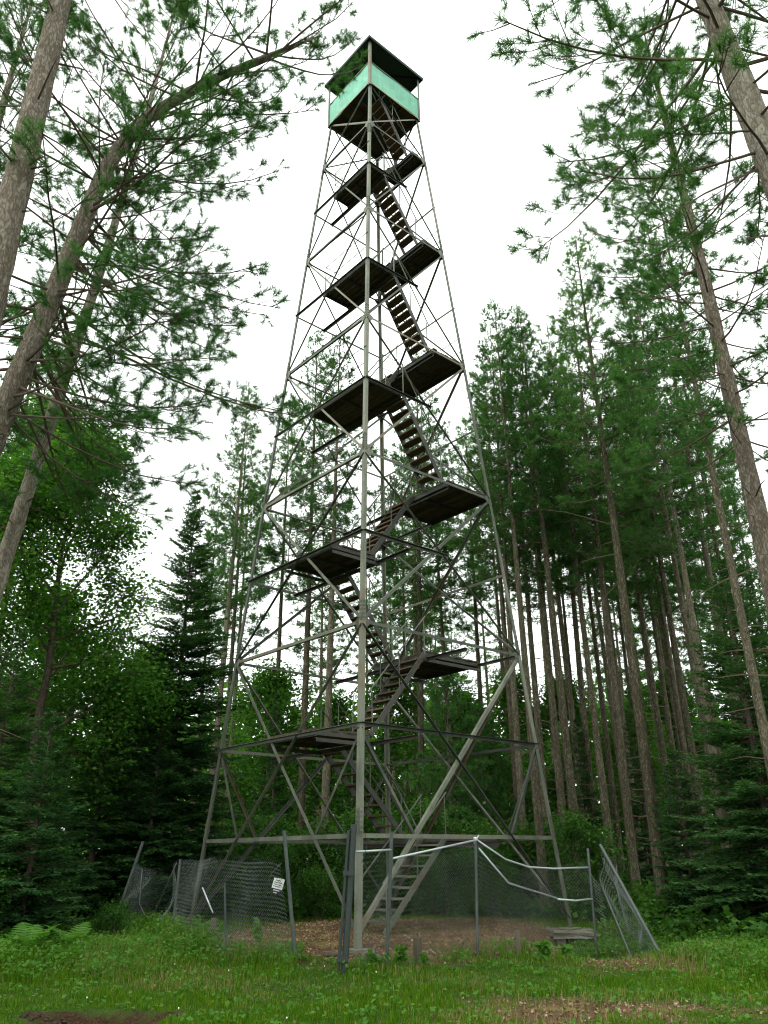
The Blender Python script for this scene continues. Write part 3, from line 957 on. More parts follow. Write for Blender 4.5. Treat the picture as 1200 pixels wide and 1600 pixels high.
def trunk_mesh(path, rad, sides, name, rg, rings=40, rough=0.03, smooth=None):
    path = np.asarray(path, float)
    zs = np.linspace(path[0, 2], path[-1, 2], rings)
    # smooth interpolation of the axis
    px = np.interp(zs, path[:, 2], path[:, 0]); py = np.interp(zs, path[:, 2], path[:, 1])
    for _ in range(smooth or max(2, rings // 12)):
        px[1:-1] = (px[:-2] + 2 * px[1:-1] + px[2:]) / 4; py[1:-1] = (py[:-2] + 2 * py[1:-1] + py[2:]) / 4
    A = Acc()
    A.tube(np.stack([px, py, zs], -1), rad(zs), sides, noise=rough, rg=rg)
    return A, (lambda z: V3(np.interp(z, zs, px), np.interp(z, zs, py), z))


def make_pine(seed, H, r0, crown0, Lmax, path=None, near=False, tuft=0.22, n_need=12, nl=0.13, nw=0.012, whorl=0.55, nb=(3, 6), twig_step=0.30, dens=1.0, droop=0.0, taper=None, rad_fn=None, az_bias=None, smooth=None, tip=0.0):
    """-> trunk, branches and needle meshes of one red pine, base at the origin"""
    rg = np.random.default_rng(seed)
    if path is None:
        a = rg.uniform(0, 6.28); k = rg.uniform(.05, .35)
        path = [(0, 0, -0.2), (0, 0, 2), (k * .4 * math.cos(a), k * .4 * math.sin(a), H * .5), (k * math.cos(a), k * math.sin(a), H)]
    rad = lambda z: np.maximum(0.015, r0 * (1 - np.clip(z / (taper or H), 0, 1)) ** 0.75 * (0.97) + r0 * .35 * np.exp(-np.clip(z, 0, 99) / .35))
    rad = rad_fn or rad
    A, ctr = trunk_mesh(path, rad, 16 if near else 9, 'trunk', rg, 90 if near else 34, 0.035 if near else .03, smooth)
    Br = Acc()
    TP, TA = [], []
    z0 = crown0 * H
    z = z0
    golden = rg.uniform(0, 6.28)
    while z < H - .25:
        t = (z - z0) / (H - z0)
        L0 = Lmax * min(1, (t + .22) / .40) * max((1 - t) ** 0.72, tip) + .25
        for _ in range(rg.integers(*nb)):
            golden += 2.4 + rg.uniform(-.5, .5)
            if az_bias is not None and z < 99 and abs((golden - az_bias + math.pi) % (2 * math.pi) - math.pi) > 1.75 and rg.random() < .6: golden = az_bias + rg.normal(0, .9)
            L = L0 * rg.uniform(.55, 1.12)
            elev = R(-14 - droop + 62 * t ** 1.1 + rg.uniform(-9, 9))
            c = ctr(z + rg.uniform(-.12, .12))
            k = 7
            s = np.linspace(0, 1, k)
            azs = golden + np.cumsum(rg.uniform(-.10, .10, k))
            els = elev + R(26) * s ** 2 + np.r_[0, np.cumsum(rg.uniform(-.08, .08, k - 1))] - R(droop) * np.sin(np.pi * s) * .3
            d = np.stack([np.cos(azs) * np.cos(els), np.sin(azs) * np.cos(els), np.sin(els)], -1)
            P = c + np.r_[[[0, 0, 0]], np.cumsum(d[1:] * L / (k - 1), 0)]
            rb = (0.006 + 0.0055 * L) if near else (0.008 + 0.0075 * L)
            Br.tube(P, np.linspace(rb, .006, k), 5 if near else 3, cap=False)
            # side twigs
            nt = max(2, int(L * (0.85) / twig_step * 1.0))
            for i in range(nt):
                sp = rg.uniform(.42 if near else .28, 1.0) if L > 1 else rg.uniform(.15, 1)
                f = sp * (k - 1); i0 = min(int(f), k - 2); fr = f - i0
                q = P[i0] * (1 - fr) + P[i0 + 1] * fr
                td = d[min(i0 + 1, k - 1)]
                sd_ = unit(np.cross(td, EZ)) * (1 if rg.random() < .5 else -1)
                tl = (0.20 + .32 * L * (1.05 - sp)) * rg.uniform(.6, 1.25)
                dir0 = unit(td * .75 + sd_ * rg.uniform(.35, .95) + EZ * rg.uniform(-.05, .30))
                dir1 = unit(dir0 + EZ * rg.uniform(.15, .5))
                m1 = q + dir0 * tl * .55; m2 = m1 + dir1 * tl * .45
                Br.tube([q, m1, m2], [.007, .005, .004], 3, cap=False)
                TP.append(m2); TA.append(dir1)
                ne = int(tl / tuft * dens)
                for e in range(ne):
                    w_ = rg.uniform(.25, .95)
                    b_ = q + dir0 * tl * w_ if w_ < .55 else m1 + dir1 * tl * (w_ - .55)
                    o = unit(dir0 * .6 + rg.standard_normal(3) * .55 + EZ * .25)
                    TP.append(b_ + o * rg.uniform(.05, .16)); TA.append(o)
            TP.append(P[-1]); TA.append(d[-1])
        z += whorl * rg.uniform(.75, 1.2)
    # leader
    for zz in np.linspace(H - .5, H, 4):
        TP.append(ctr(zz)); TA.append(EZ)
    # dead stubs below the crown
    zz = 2.2
    while zz < z0:
        for _ in range(rg.integers(1, 4)):
            az_ = rg.uniform(0, 6.28)
            L = rg.uniform(.12, .45) if rg.random() < .75 else rg.uniform(.6, 1.6)
            if zz > z0 * .75 and not near: L *= 1.6
            if near: L = min(L, .9)
            d = V3(math.cos(az_), math.sin(az_), rg.uniform(-.35, .25))
            c = ctr(zz)
            r_ = float(rad(np.array(zz)))
            Br.tube([c + d * r_ * .5, c + d * (r_ + L * .55), c + d * (r_ + L) + V3(0, 0, -.08 * L)], [.016, .011, .004], 3, cap=False)
        zz += rg.uniform(.3, .65)
    TP = np.array(TP); TA = unit(np.array(TA))
    Vn, Tn = needles(TP, TA, rg, n_need, nl, nw, 1.05 if near else .85)
    tm = A.mesh('trunk', True); bm = Br.mesh('branches'); nm = tri_mesh('crown', Vn, Tn)
    tm.materials.append(M['bark_near' if near else 'bark']); bm.materials.append(M['twig']); nm.materials.append(M['needle'])
    return tm, bm, nm


def make_fir(seed, H, r0, Lmax, base=0.06, step=0.26, power=0.85, nw=.034, nl=.105, narrow=1.0):
    rg = np.random.default_rng(seed)
    rad = lambda z: np.maximum(.008, r0 * (1 - np.clip(z / H, 0, 1)) ** .9)
    A, ctr = trunk_mesh([(0, 0, -.2), (rg.uniform(-.05, .05), rg.uniform(-.05, .05), H * .5), (0, 0, H)], rad, 8, 'trunk', rg, 24)
    Br = Acc(); NP, ND, NS = [], [], []
    z = base * H
    while z < H - .08:
        t = z / H
        L0 = Lmax * (1 - t) ** power * narrow + .06
        nbr = 6 + int(5 * (1 - t))
        for b in range(nbr):
            a = rg.uniform(0, 6.283)
            L = L0 * rg.uniform(.60, 1.12)
            e = R(-16 + 48 * t ** 1.6 + rg.uniform(-8, 8))
            k = 5; s = np.linspace(0, 1, k)
            els = e + R(14) * s
            d = np.stack([math.cos(a) * np.cos(els), math.sin(a) * np.cos(els), np.sin(els)], -1)
            c = ctr(z + rg.uniform(-.1, .1))
            P = c + np.r_[[[0, 0, 0]], np.cumsum(d[1:] * L / (k - 1), 0)]
            Br.tube(P, np.linspace(.005 + .007 * L, .003, k), 3, cap=False)
            sdv = V3(-math.sin(a), math.cos(a), 0)
            nt = max(4, int(L / .055))
            for i in range(nt):
                sp = .12 + .88 * (i + rg.random()) / nt
                f = sp * (k - 1); i0 = min(int(f), k - 2); fr = f - i0
                q = P[i0] * (1 - fr) + P[i0 + 1] * fr
                tl = (.10 + .42 * L * (1.02 - sp)) * rg.uniform(.6, 1.1)
                tl = min(tl, .75)
                dr = unit(d[i0] * rg.uniform(.55, .9) + sdv * (1 if i % 2 else -1) * .75 + EZ * rg.uniform(-.16, .06))
                m = max(3, int(tl / .05))
                ss = (np.arange(m) + rg.random(m) * .6) / m
                NP.append(q + dr * (tl * ss)[:, None] + EZ * (-.06 * tl * ss ** 2)[:, None])
                ND.append(np.repeat(dr[None], m, 0)); NS.append(np.repeat(np.cross(dr, EZ)[None], m, 0))
        z += step * rg.uniform(.7, 1.2)
    zz = np.linspace(H * .9, H, 14); NP.append(np.stack([ctr(v) for v in zz])); ND.append(np.repeat(EZ[None], 14, 0)); NS.append(np.repeat(V3(1, 0, 0)[None], 14, 0))
    P = np.concatenate(NP); D = np.concatenate(ND); S = np.concatenate(NS)
    n = len(P)
    Vs = []
    for sg_ in (-1, 1):
        d = unit(D * .75 + S * sg_ * .8 + rg.standard_normal((n, 3)) * .28 + EZ * .12)
        L = nl * rg.uniform(.7, 1.25, (n, 1))
        wv = unit(np.cross(d, EZ + rg.standard_normal((n, 3)) * .5)) * nw * .5
        Vs.append(np.stack([P - wv, P + wv, P + d * L], 1))
    V = np.concatenate(Vs).reshape(-1, 3)
    tm = A.mesh('trunk', True); bm = Br.mesh('branches'); nm = tri_mesh('crown', V, np.arange(len(V)).reshape(-1, 3))
    tm.materials.append(M['bark_dark']); bm.materials.append(M['twig']); nm.materials.append(M['fir'])
    return tm, bm, nm


def leaf_quads(P, rg, size, droop=0.3):
    n = len(P)
    d = unit(rg.standard_normal((n, 3)) * (1, 1, .5) + (0, 0, -droop))
    up = unit(EZ + rg.standard_normal((n, 3)) * .55)
    s = unit(np.cross(d, up)); up = np.cross(s, d)
    L = size * rg.uniform(.6, 1.25, (n, 1)); w = L * .42
    a = P; b = P + d * L * .5 + s * w + up * L * .10; c = P + d * L; e = P + d * L * .5 - s * w + up * L * .10
    V = np.stack([a, b, c, e], 1).reshape(-1, 3)
    i = np.arange(n)[:, None] * 4
    T = np.concatenate([i + [[0, 1, 2]], i + [[0, 2, 3]]])
    return V, T


def make_broad(seed, H, r0, crown0, spread, leaf=.10, n_leaf=9000, stems=1, levels=3, mat='leaf', slim=1.0, spr=1.8):
    """broad leaved tree or shrub"""
    rg = np.random.default_rng(seed)
    A = Acc(); Br = Acc(); tips = []
    def grow(p, d, L, r, lv):
        k = 4
        P = [p]; dd = d
        for i in range(k - 1):
            dd = unit(dd + rg.standard_normal(3) * .16 + EZ * .07)
            P.append(P[-1] + dd * L / (k - 1))
        P = np.array(P)
        Br.tube(P, np.linspace(r, r * .45, k), 4 if lv else 6, cap=False)
        if lv >= levels:
            for s in np.linspace(.25, 1, 5):
                f = s * (k - 1); i0 = min(int(f), k - 2)
                tips.append(P[i0] * (1 - (f - i0)) + P[i0 + 1] * (f - i0))
            return
        for i in range(rg.integers(3, 6)):
            s = rg.uniform(.35, 1.0)
            f = s * (k - 1); i0 = min(int(f), k - 2)
            q = P[i0] * (1 - (f - i0)) + P[i0 + 1] * (f - i0)
            nd = unit(dd * .7 + unit(rg.standard_normal(3)) * .8 + EZ * .12)
            grow(q, nd, L * rg.uniform(.45, .68), r * .45, lv + 1)
    for st in range(stems):
        a = rg.uniform(0, 6.28); off = 0 if stems == 1 else rg.uniform(.05, .25)
        lean = .04 if stems == 1 else .28
        path = [(off * math.cos(a), off * math.sin(a), -.1)]
        zz = np.linspace(.0, H, 9)[1:]
        q = np.array(path[0])
        pts = [q]
        for i, z in enumerate(zz):
            q = V3(pts[0][0] + math.cos(a) * lean * z + rg.normal(0, .05 * r0 * 10), pts[0][1] + math.sin(a) * lean * z + rg.normal(0, .05 * r0 * 10), z)
            pts.append(q)
        pts = np.array(pts)
        A.tube(pts, np.maximum(.006, r0 * (1 - np.linspace(0, 1, len(pts))) ** .8 + .004), 8, noise=.03, rg=rg)
        z = crown0 * H
        while z < H:
            t = (z - crown0 * H) / (H * (1 - crown0))
            f = z / H * (len(pts) - 2) + 1; i0 = min(int(f), len(pts) - 2)
            q = pts[i0] * (1 - (f - i0)) + pts[i0 + 1] * (f - i0)
            L = spread * (0.55 + .75 * math.sin(math.pi * min(1, t * .85 + .15))) * rg.uniform(.7, 1.1)
            if t > .9: L *= .5
            a2 = rg.uniform(0, 6.28)
            e = R(10 + 45 * t + rg.uniform(-12, 12))
            grow(q, V3(math.cos(a2) * math.cos(e), math.sin(a2) * math.cos(e), math.sin(e)), L * .6, r0 * .38 * (1 - .6 * t), 1)
            z += H * (1 - crown0) / (26 if stems == 1 else 7) * rg.uniform(.7, 1.2) * slim
    tips = np.array(tips)
    P = tips[rg.integers(0, len(tips), n_leaf)] + rg.standard_normal((n_leaf, 3)) * leaf * spr
    V, T = leaf_quads(P, rg, leaf)
    tm = A.mesh('trunk', True); bm = Br.mesh('branches'); nm = tri_mesh('crown', V, T)
    tm.materials.append(M['bark_dark']); bm.materials.append(M['twig']); nm.materials.append(M[mat])
    return tm, bm, nm


def place(name, meshes, x, y, label, cat='tree', group=None, rz=0.0, s=1.0, sz=None, z=None, tilt=(0, 0)):
    t = empty(name, (x, y, GZ(x, y) if z is None else z), label, cat, group)
    t.rotation_euler = (tilt[0], tilt[1], rz)
    t.scale = (s, s, sz or s)
    for nm, me in zip(('trunk', 'branches', 'crown'), meshes):
        o_ = link(nm, me, None, t)
        if nm != 'trunk': o_['kind'] = 'stuff'
    return t


# --- the big near pines, each of its own shape
G1 = 'big foreground pines'
mA = make_pine(11, 23, .235, .60, 3.0, [(0, 0, -.2), (.02, 0, 6), (.03, .02, 12), (-.2, .1, 23)], True, n_need=66, nw=.0056, nl=.14, dens=2.2)
place('red_pine', mA, -4.30, 6.9, 'thick straight red pine trunk in the top left corner', 'pine tree', G1)
B_Z = [0, 7.1, 10.4, 11.5, 12.4, 13.14, 13.6, 13.97, 14.35]
B_R = [.23, .158, .128, .114, .096, .078, .060, .040, .012]
mB = make_pine(21, 14.35, .29, .50, 4.4, [(0, 0, -.2), (.25, -.05, 3.5), (.84, -.1, 7.1), (1.164, -.12, 8.76), (1.474, -.15, 10.42), (1.68, -.17, 11.53), (2.08, -.2, 12.4), (2.87, -.2, 13.14), (3.565, -.2, 13.6), (4.19, -.22, 13.97), (4.95, -.25, 14.35)],
               True, n_need=66, nw=.0056, nl=.14, dens=2.0, whorl=.24, twig_step=.27, droop=12, rad_fn=lambda z: np.interp(z, B_Z, B_R), az_bias=R(25), smooth=3, tip=.55)
place('red_pine', mB, -5.95, 9.25, 'leaning red pine whose trunk curves right across the upper left sky', 'pine tree', G1)
mC = make_pine(31, 20.5, .17, .44, 2.4, [(0, 0, -.2), (.55, 0, 5.8), (.95, 0, 9), (1.35, 0, 12), (1.75, 0, 16), (2.1, 0, 20.5)], True, n_need=46, nw=.0085, nl=.15, dens=1.7, whorl=.55, twig_step=.30)
place('red_pine', mC, -6.75, 12.0, 'slim leaning pine trunk just behind the curved pine at left', 'pine tree', G1)
mF = make_pine(41, 18, .19, .44, 2.5, None, True, n_need=46, nw=.0085, nl=.15, dens=1.7, whorl=.55, twig_step=.30)
place('red_pine', mF, -7.0, 10.1, 'bushy pine at the left edge showing needles behind the thick trunk', 'pine tree', G1)
mD = make_pine(51, 15.5, .24, .50, 3.1, [(0, 0, -.2), (-.25, 0, 4), (-.60, 0, 7.7), (-.80, 0, 10), (-1.1, 0, 13), (-1.3, 0, 15.5)], True, n_need=66, nw=.0056, nl=.14, dens=2.2, whorl=.36, twig_step=.22, droop=12)
place('red_pine', mD, 4.32, 5.56, 'thick red pine trunk in the top right corner with drooping boughs', 'pine tree', G1)
mE = make_pine(61, 18.5, .215, .42, 2.9, [(0, 0, -.2), (.02, 0, 6), (-.02, 0, 11), (-.15, .1, 18.5)], True, n_need=46, nw=.0085, nl=.15, dens=2.2, whorl=.45, twig_step=.25)
place('red_pine', mE, 5.92, 11.5, 'tall mottled pine at the right edge below the corner trunk', 'pine tree', G1)

# --- stand pines: five shapes shared by the stand
stand = [make_pine(100 + i, 22 + (i % 3) * .7, 0.145 + .008 * i, (.50, .56, .46, .60, .53)[i], (2.3, 2.0, 2.5, 1.9, 2.2)[i], n_need=14, nw=.021, nl=.18, tuft=.15, dens=1.7, whorl=.46, twig_step=.185) for i in range(5)]
G2 = 'red pines of the stand behind the tower'
ST = [(4.33, 27, 0, .97, 'pine trunk just right of the right tower leg, left of a close pair'),
      (4.30, 24, 1, .90, 'straight pale pine trunk crossing behind the right tower leg'),
      (5.64, 27, 2, .95, 'leftmost trunk of the tight pine cluster right of the tower'),
      (5.34, 24, 3, .92, 'nearest trunk of the tight pine cluster right of the tower'),
      (7.74, 33, 4, 1.0, 'thinner pine trunk at the rear of the tight cluster right of the tower'),
      (6.79, 26, 0, .95, 'first single pine trunk right of the tight cluster'),
      (9.22, 34, 1, 1.0, 'thin pine trunk right of the first single trunk'),
      (7.13, 25, 2, .93, 'pine trunk left of the thickest middle right trunk, ending behind the broken fence corner'),
      (9.73, 33, 3, 1.0, 'thin pine trunk between two thicker ones at middle right'),
      (6.61, 21, 4, .93, 'thickest trunk at middle right, rising behind the leaning fence corner post'),
      (9.49, 28, 0, .95, 'pine trunk directly right of the thickest middle right trunk'),
      (12.68, 38, 1, 1.0, 'distant thin trunk right of the thickest middle right trunk'),
      (10.96, 30, 2, .97, 'left trunk of the slanting pair at right'),
      (10.1, 27, 3, .95, 'right trunk of the slanting pair at right'),
      (8.88, 22, 0, .92, 'pine trunk right of the slanting pair, above the dark fir'),
      (12.83, 32, 4, .97, 'pine trunk deep in shade left of the dark right fir'),
      (7.95, 17, 1, .86, 'pine trunk running down into the dark fir at right'),
      (-3.08, 30, 2, 1.0, 'dark pine trunk behind the tower, left of a paler twin'),
      (-2.01, 27, 3, .98, 'pale thick pine trunk behind the tower between left and near legs'),
      (1.29, 36, 4, 1.0, 'pale pine trunk behind the stairs right of the rear leg'),
      (2.76, 34, 0, 1.0, 'pine trunk behind the tower midway between stairs and right leg'),
      (4.29, 36, 1, 1.0, 'thin pine trunk behind the tower close to the right leg'),
      (-6.37, 30, 4, .93, 'pale pine trunk standing alone left of the left tower leg'),
      (-7.06, 36, 2, .95, 'thin pine trunk just behind the lone pale trunk at left'),
      (-7.63, 40, 3, .95, 'faint thin trunk touching the left tower leg')]
for i, (x, y, v, s, lab) in enumerate(ST):
    place('red_pine', stand[v], x, y, lab, 'pine tree', G2, rz=i * 2.399, s=s * (1.02 if i % 2 else .98), sz=s, tilt=(random.Random(i).uniform(-.012, .012), random.Random(i + 50).uniform(-.012, .012)))
rr = random.Random(5)
placed = [(p[0], p[1]) for p in ST]
k = 0
while k < 36:
    y = rr.uniform(30, 68); x = rr.uniform(-.62, .80) * y
    if -8 < x < 3 and y < 46 and rr.random() < .6: continue
    if -.24 * y > x and y < 38: continue
    if -.50 * y < x < -.10 * y and rr.random() < .85: continue
    if .20 * y < x < .36 * y and rr.random() < .55: continue
    if min((x - a) ** 2 + (y - b) ** 2 for a, b in placed) < 5.5: continue
    placed.append((x, y)); k += 1
    s = rr.uniform(.92, 1.08); rzf, tlt = rr.uniform(0, 6.28), (rr.uniform(-.015, .015), rr.uniform(-.015, .015))
    if k in (4, 5, 6, 8, 9, 13, 17, 23, 29, 30): continue          # wholly hidden behind nearer crowns
    place('red_pine', stand[k % 5], x, y, 'slender distant pine deep in the stand behind the nearer trunks', 'pine tree', 'slender distant pines', rz=rzf, s=s, tilt=tlt)
rr2 = random.Random(23)
m_ = 0
slim = make_pine(140, 23, .135, .60, 1.9, n_need=13, nw=.021, nl=.18, tuft=.15, dens=1.5, whorl=.5, twig_step=.2)
while m_ < 20:
    y = rr2.uniform(23, 46); x = rr2.uniform(.15, .50) * y
    if min((x - a) ** 2 + (y - b) ** 2 for a, b in placed) < 1.7: continue
    placed.append((x, y)); m_ += 1
    sxy = rr2.uniform(.85, 1.15)
    place('red_pine', slim, x, y, 'slim pine among the crowded trunks of the right hand stand', 'pine tree', 'crowded slim pines at right', rz=rr2.uniform(0, 6.28), s=sxy, sz=rr2.uniform(.9, 1.02), tilt=(rr2.uniform(-.02, .02), rr2.uniform(-.02, .02)))
for x, y in ((12.5, 17.5), (-11.5, 22), (-13.5, 27)):
    k += 1
    place('red_pine', stand[k % 5], x, y, {12.5: 'pine whose boughs show only at the right picture edge', -11.5: 'pine crown behind the leafy tree at the left edge', -13.5: 'farther pine crown behind the left edge trees'}[x], 'pine tree', 'side pines', rz=k * 1.7, s=.9)

# --- firs and spruces
firs = [make_fir(201, 12.4, .13, 3.0, .05, .19, .84, nw=.04, nl=.115), make_fir(202, 8.2, .11, 2.3, .03, .22, .75), make_fir(203, 4.6, .07, 1.5, .03, .17, .8), make_fir(204, 8.0, .09, 1.25, .05, .22, .8)]
G3 = 'dark firs and spruces at the clearing edge'
for x, y, v, s, lab, rz in ((-6.05, 23, 0, 1.0, 'tall pointed spruce left of the tower standing clear against the sky', 0),
                            (-6.9, 16.6, 2, .95, 'young fir at lower left with pale pointed top', 1),
                            (-8.3, 17.5, 1, .75, 'broad dark fir at the left edge below the leafy tree', 2),
                            (-6.0, 21.6, 2, 1.1, 'dark low fir behind the left fence corner post', 3),
                            (-7.4, 21.5, 1, .8, 'dark fir between the pointed spruce and the leafy tree', 4.2),
                            (8.2, 18.2, 1, 1.0, 'large dark fir filling the right edge below the pines', .5),
                            (9.6, 20.5, 1, 1.15, 'dark fir behind the large one at the right edge', 2.5),
                            (7.0, 20.0, 2, .85, 'small dark fir right of the broken fence corner', 1.5),
                            (7.9, 16.2, 2, .75, 'low fir spreading over the grass at the right edge', 5.1),
                            (8.27, 27, 3, .85, 'narrow dark spruce between trunks at middle right', 1),
                            (5.3, 30, 3, .8, 'narrow dark spruce behind the right tower leg', 2),
                            (6.6, 28, 3, .75, 'narrow dark spruce behind the tight pine cluster', 3.3),
                            (-4.09, 30, 3, .92, 'narrow spruce behind the tower between left leg and stairs', 4),
                            (-1.3, 31, 3, .75, 'small spruce behind the foot of the tower stairs', 4.9)):
    place('fir_tree', firs[v], x, y, lab, 'fir tree', G3, rz=rz, s=s)
wp = make_pine(71, 7.8, .09, .12, 1.9, None, False, n_need=16, nw=.022, nl=.17, tuft=.13, dens=2, whorl=.34, twig_step=.16)
place('white_pine', wp, 2.14, 28, 'young bushy pine behind the tower right of the rear leg', 'pine tree')
place('white_pine', wp, 3.6, 30.5, 'second young bushy pine behind the tower near the right leg', 'pine tree', rz=2.1, s=.85)

# --- broad leaved trees
maple = make_broad(301, 11.6, .15, .22, 3.2, .105, 64000, spr=2.9, mat='maple')
place('leafy_tree', maple, -8.1, 19.2, 'large bright green leafy tree at left behind the slim pine', 'tree')
saps = [make_broad(310 + i, 7.5 + i, .06, .15, 2.2, .15, 13000, spr=2.2) for i in range(3)]
G4 = 'leafy saplings behind the compound'
SP = [(-11.0, 25, 1, 'leafy sapling at far left behind the large leafy tree'), (-9.6, 31, 2, 'leafy sapling behind the pointed spruce'), (-4.9, 33, 0, 'leafy sapling left of the dark pine trunk behind the tower'),
      (-2.6, 36, 1, 'leafy sapling behind the twin trunks inside the tower'), (0.2, 34, 2, 'leafy sapling behind the rear tower leg'), (3.3, 36, 0, 'leafy sapling behind the young bushy pine'),
      (5.6, 38, 1, 'leafy sapling behind the right tower leg'), (8.6, 38, 2, 'bright leafy sapling seen between the tight cluster and single trunks'), (10.8, 36, 0, 'bright leafy sapling behind the thickest right trunk'),
      (12.4, 42, 1, 'bright leafy sapling right of the thickest right trunk'), (14.6, 40, 2, 'leafy sapling behind the slanting pair'), (17.5, 38, 0, 'leafy sapling deep behind the right firs'), (-14, 30, 0, 'leafy sapling behind the left edge trees')]
for i, (x, y, v, lab) in enumerate(SP):
    place('sapling', saps[v], x, y, lab, 'sapling', G4, rz=i * 1.9, s=random.Random(i).uniform(.85, 1.1))
shr = [make_broad(330 + i, 1.7 + .4 * i, .02, .08, 1.0, .10, 4200, stems=5, levels=2, mat='shrub') for i in range(3)]
G5 = 'shrubs round the compound'
SH = [(-3.9, 25.5, 1, 1.1, 'leafy shrub behind the left tower leg'), (-2.3, 26.2, 0, 1.2, 'leafy shrub behind the gate opening'), (-.9, 25.6, 2, 1.0, 'leafy shrub behind the near leg'),
      (.7, 26.0, 1, 1.15, 'leafy shrub behind the foot of the stairs'), (2.1, 25.4, 2, 1.1, 'large leafy shrub behind the middle fence post'), (3.4, 26.0, 0, 1.2, 'leafy shrub behind the sagging fence rails'),
      (4.8, 25, 1, 1.0, 'leafy shrub behind the right footing'), (5.6, 22.4, 2, .9, 'leafy shrub behind the broken fence corner'), (-7.6, 18.2, 0, .9, 'leafy shrub left of the left fence corner'),
      (-6.9, 17.0, 1, .6, 'low leafy shrub in front of the left fence corner'), (-5.3, 17.3, 0, .38, 'small leafy bush before the left fence post'), (-7.5, 15.9, 0, .7, 'leafy shrub at the left edge behind the fern'),
      (1.5, 24.4, 0, .8, 'lower bright shrub right of the stairs'), (-1.8, 24.0, 0, .6, 'low shrub inside the compound behind the gate opening'), (-3.4, 23.0, 2, .7, 'shrub inside the left chain link'),
      (3.0, 23.6, 1, .75, 'shrub inside the compound left of the right leg')]
for i, (x, y, v, s, lab) in enumerate(SH):
    place('shrub', shr[v], x, y, lab, 'shrub', G5, rz=i * 2.2, s=s)

# far wood that closes the view as one mass
def far_wood():
    rg = np.random.default_rng(77)
    n = 75000
    th = rg.uniform(R(-62), R(62), n); rad_ = rg.uniform(62, 92, n)
    x = rad_ * np.sin(th); y = rad_ * np.cos(th)
    top = 9.0 + 6.5 * fbm(x, y, .12, 3) + 3 * (noise2(x, y, .5) - .5)
    z = top * rg.random(n) ** .85
    V, T = leaf_quads(np.stack([x, y, z], -1), rg, .95)
    me = tri_mesh('far_woods', V, T)
    tag(link('far_woods', me, M['leaf']), 'green mass of distant undergrowth seen between the trunks', 'woods', kind='stuff')


far_wood()


# ------------------------------------------------------------------ grass, weeds, litter
def blades(x, y, h, w, rg, bend=.45, name='grass', mat='grass'):
    n = len(x)
    z = ground_z(x, y) - .01
    P = np.stack([x, y, z], -1)
    a = rg.uniform(0, 6.283, n)
    lean = np.stack([np.cos(a), np.sin(a), np.zeros(n)], -1) * (rg.random((n, 1)) ** .8) * bend
    sdv = np.stack([-np.sin(a + rg.normal(0, .8, n)), np.cos(a), np.zeros(n)], -1)
    sdv = unit(sdv) * (w / 2)[:, None]
    hh = h[:, None]
    m = P + (EZ + lean * .45) * hh * .55
    t = P + (EZ * .92 + lean * 1.25) * hh
    V = np.stack([P - sdv, P + sdv, m + sdv * .75, m - sdv * .75, t], 1).reshape(-1, 3)
    i = np.arange(n)[:, None] * 5
    T = np.concatenate([i + [[0, 1, 2]], i + [[0, 2, 3]], i + [[3, 2, 4]]])
    return V, T


def scatter(dens, y0, y1, rg, margin=2.0):
    w = .60 * y1 + margin
    n = int(dens * (y1 - y0) * 2 * w)
    x = rg.uniform(-w, w, n); y = rg.uniform(y0, y1, n)
    k = np.abs(x) < .60 * y + margin
    return x[k], y[k]


def grass_height(x, y):
    h = .035 + .14 * fbm(x, y, 1.6, 4) ** 2
    h = h + .26 * sstep(-2.6, -4.6, x) * sstep(11.8, 14.5, y) * (.5 + fbm(x, y, .9, 3))
    h = h + .22 * sstep(3.6, 5.6, x) * sstep(10.6, 13.0, y) * (.4 + fbm(x + 9, y, .9, 3))
    # unmown strips along the fence
    dl = np.abs((x + 1.44) * .79 + (y - 14.2) * .61); on = (x < -1.4) & (x > -6.5)
    h = h + .20 * np.exp(-(dl / .55) ** 2) * on
    dr = np.abs((x + .63) * -.66 + (y - 13.4) * .75); on = (x > -.6) & (x < 4.5)
    h = h + .12 * np.exp(-(dr / .4) ** 2) * on
    return h


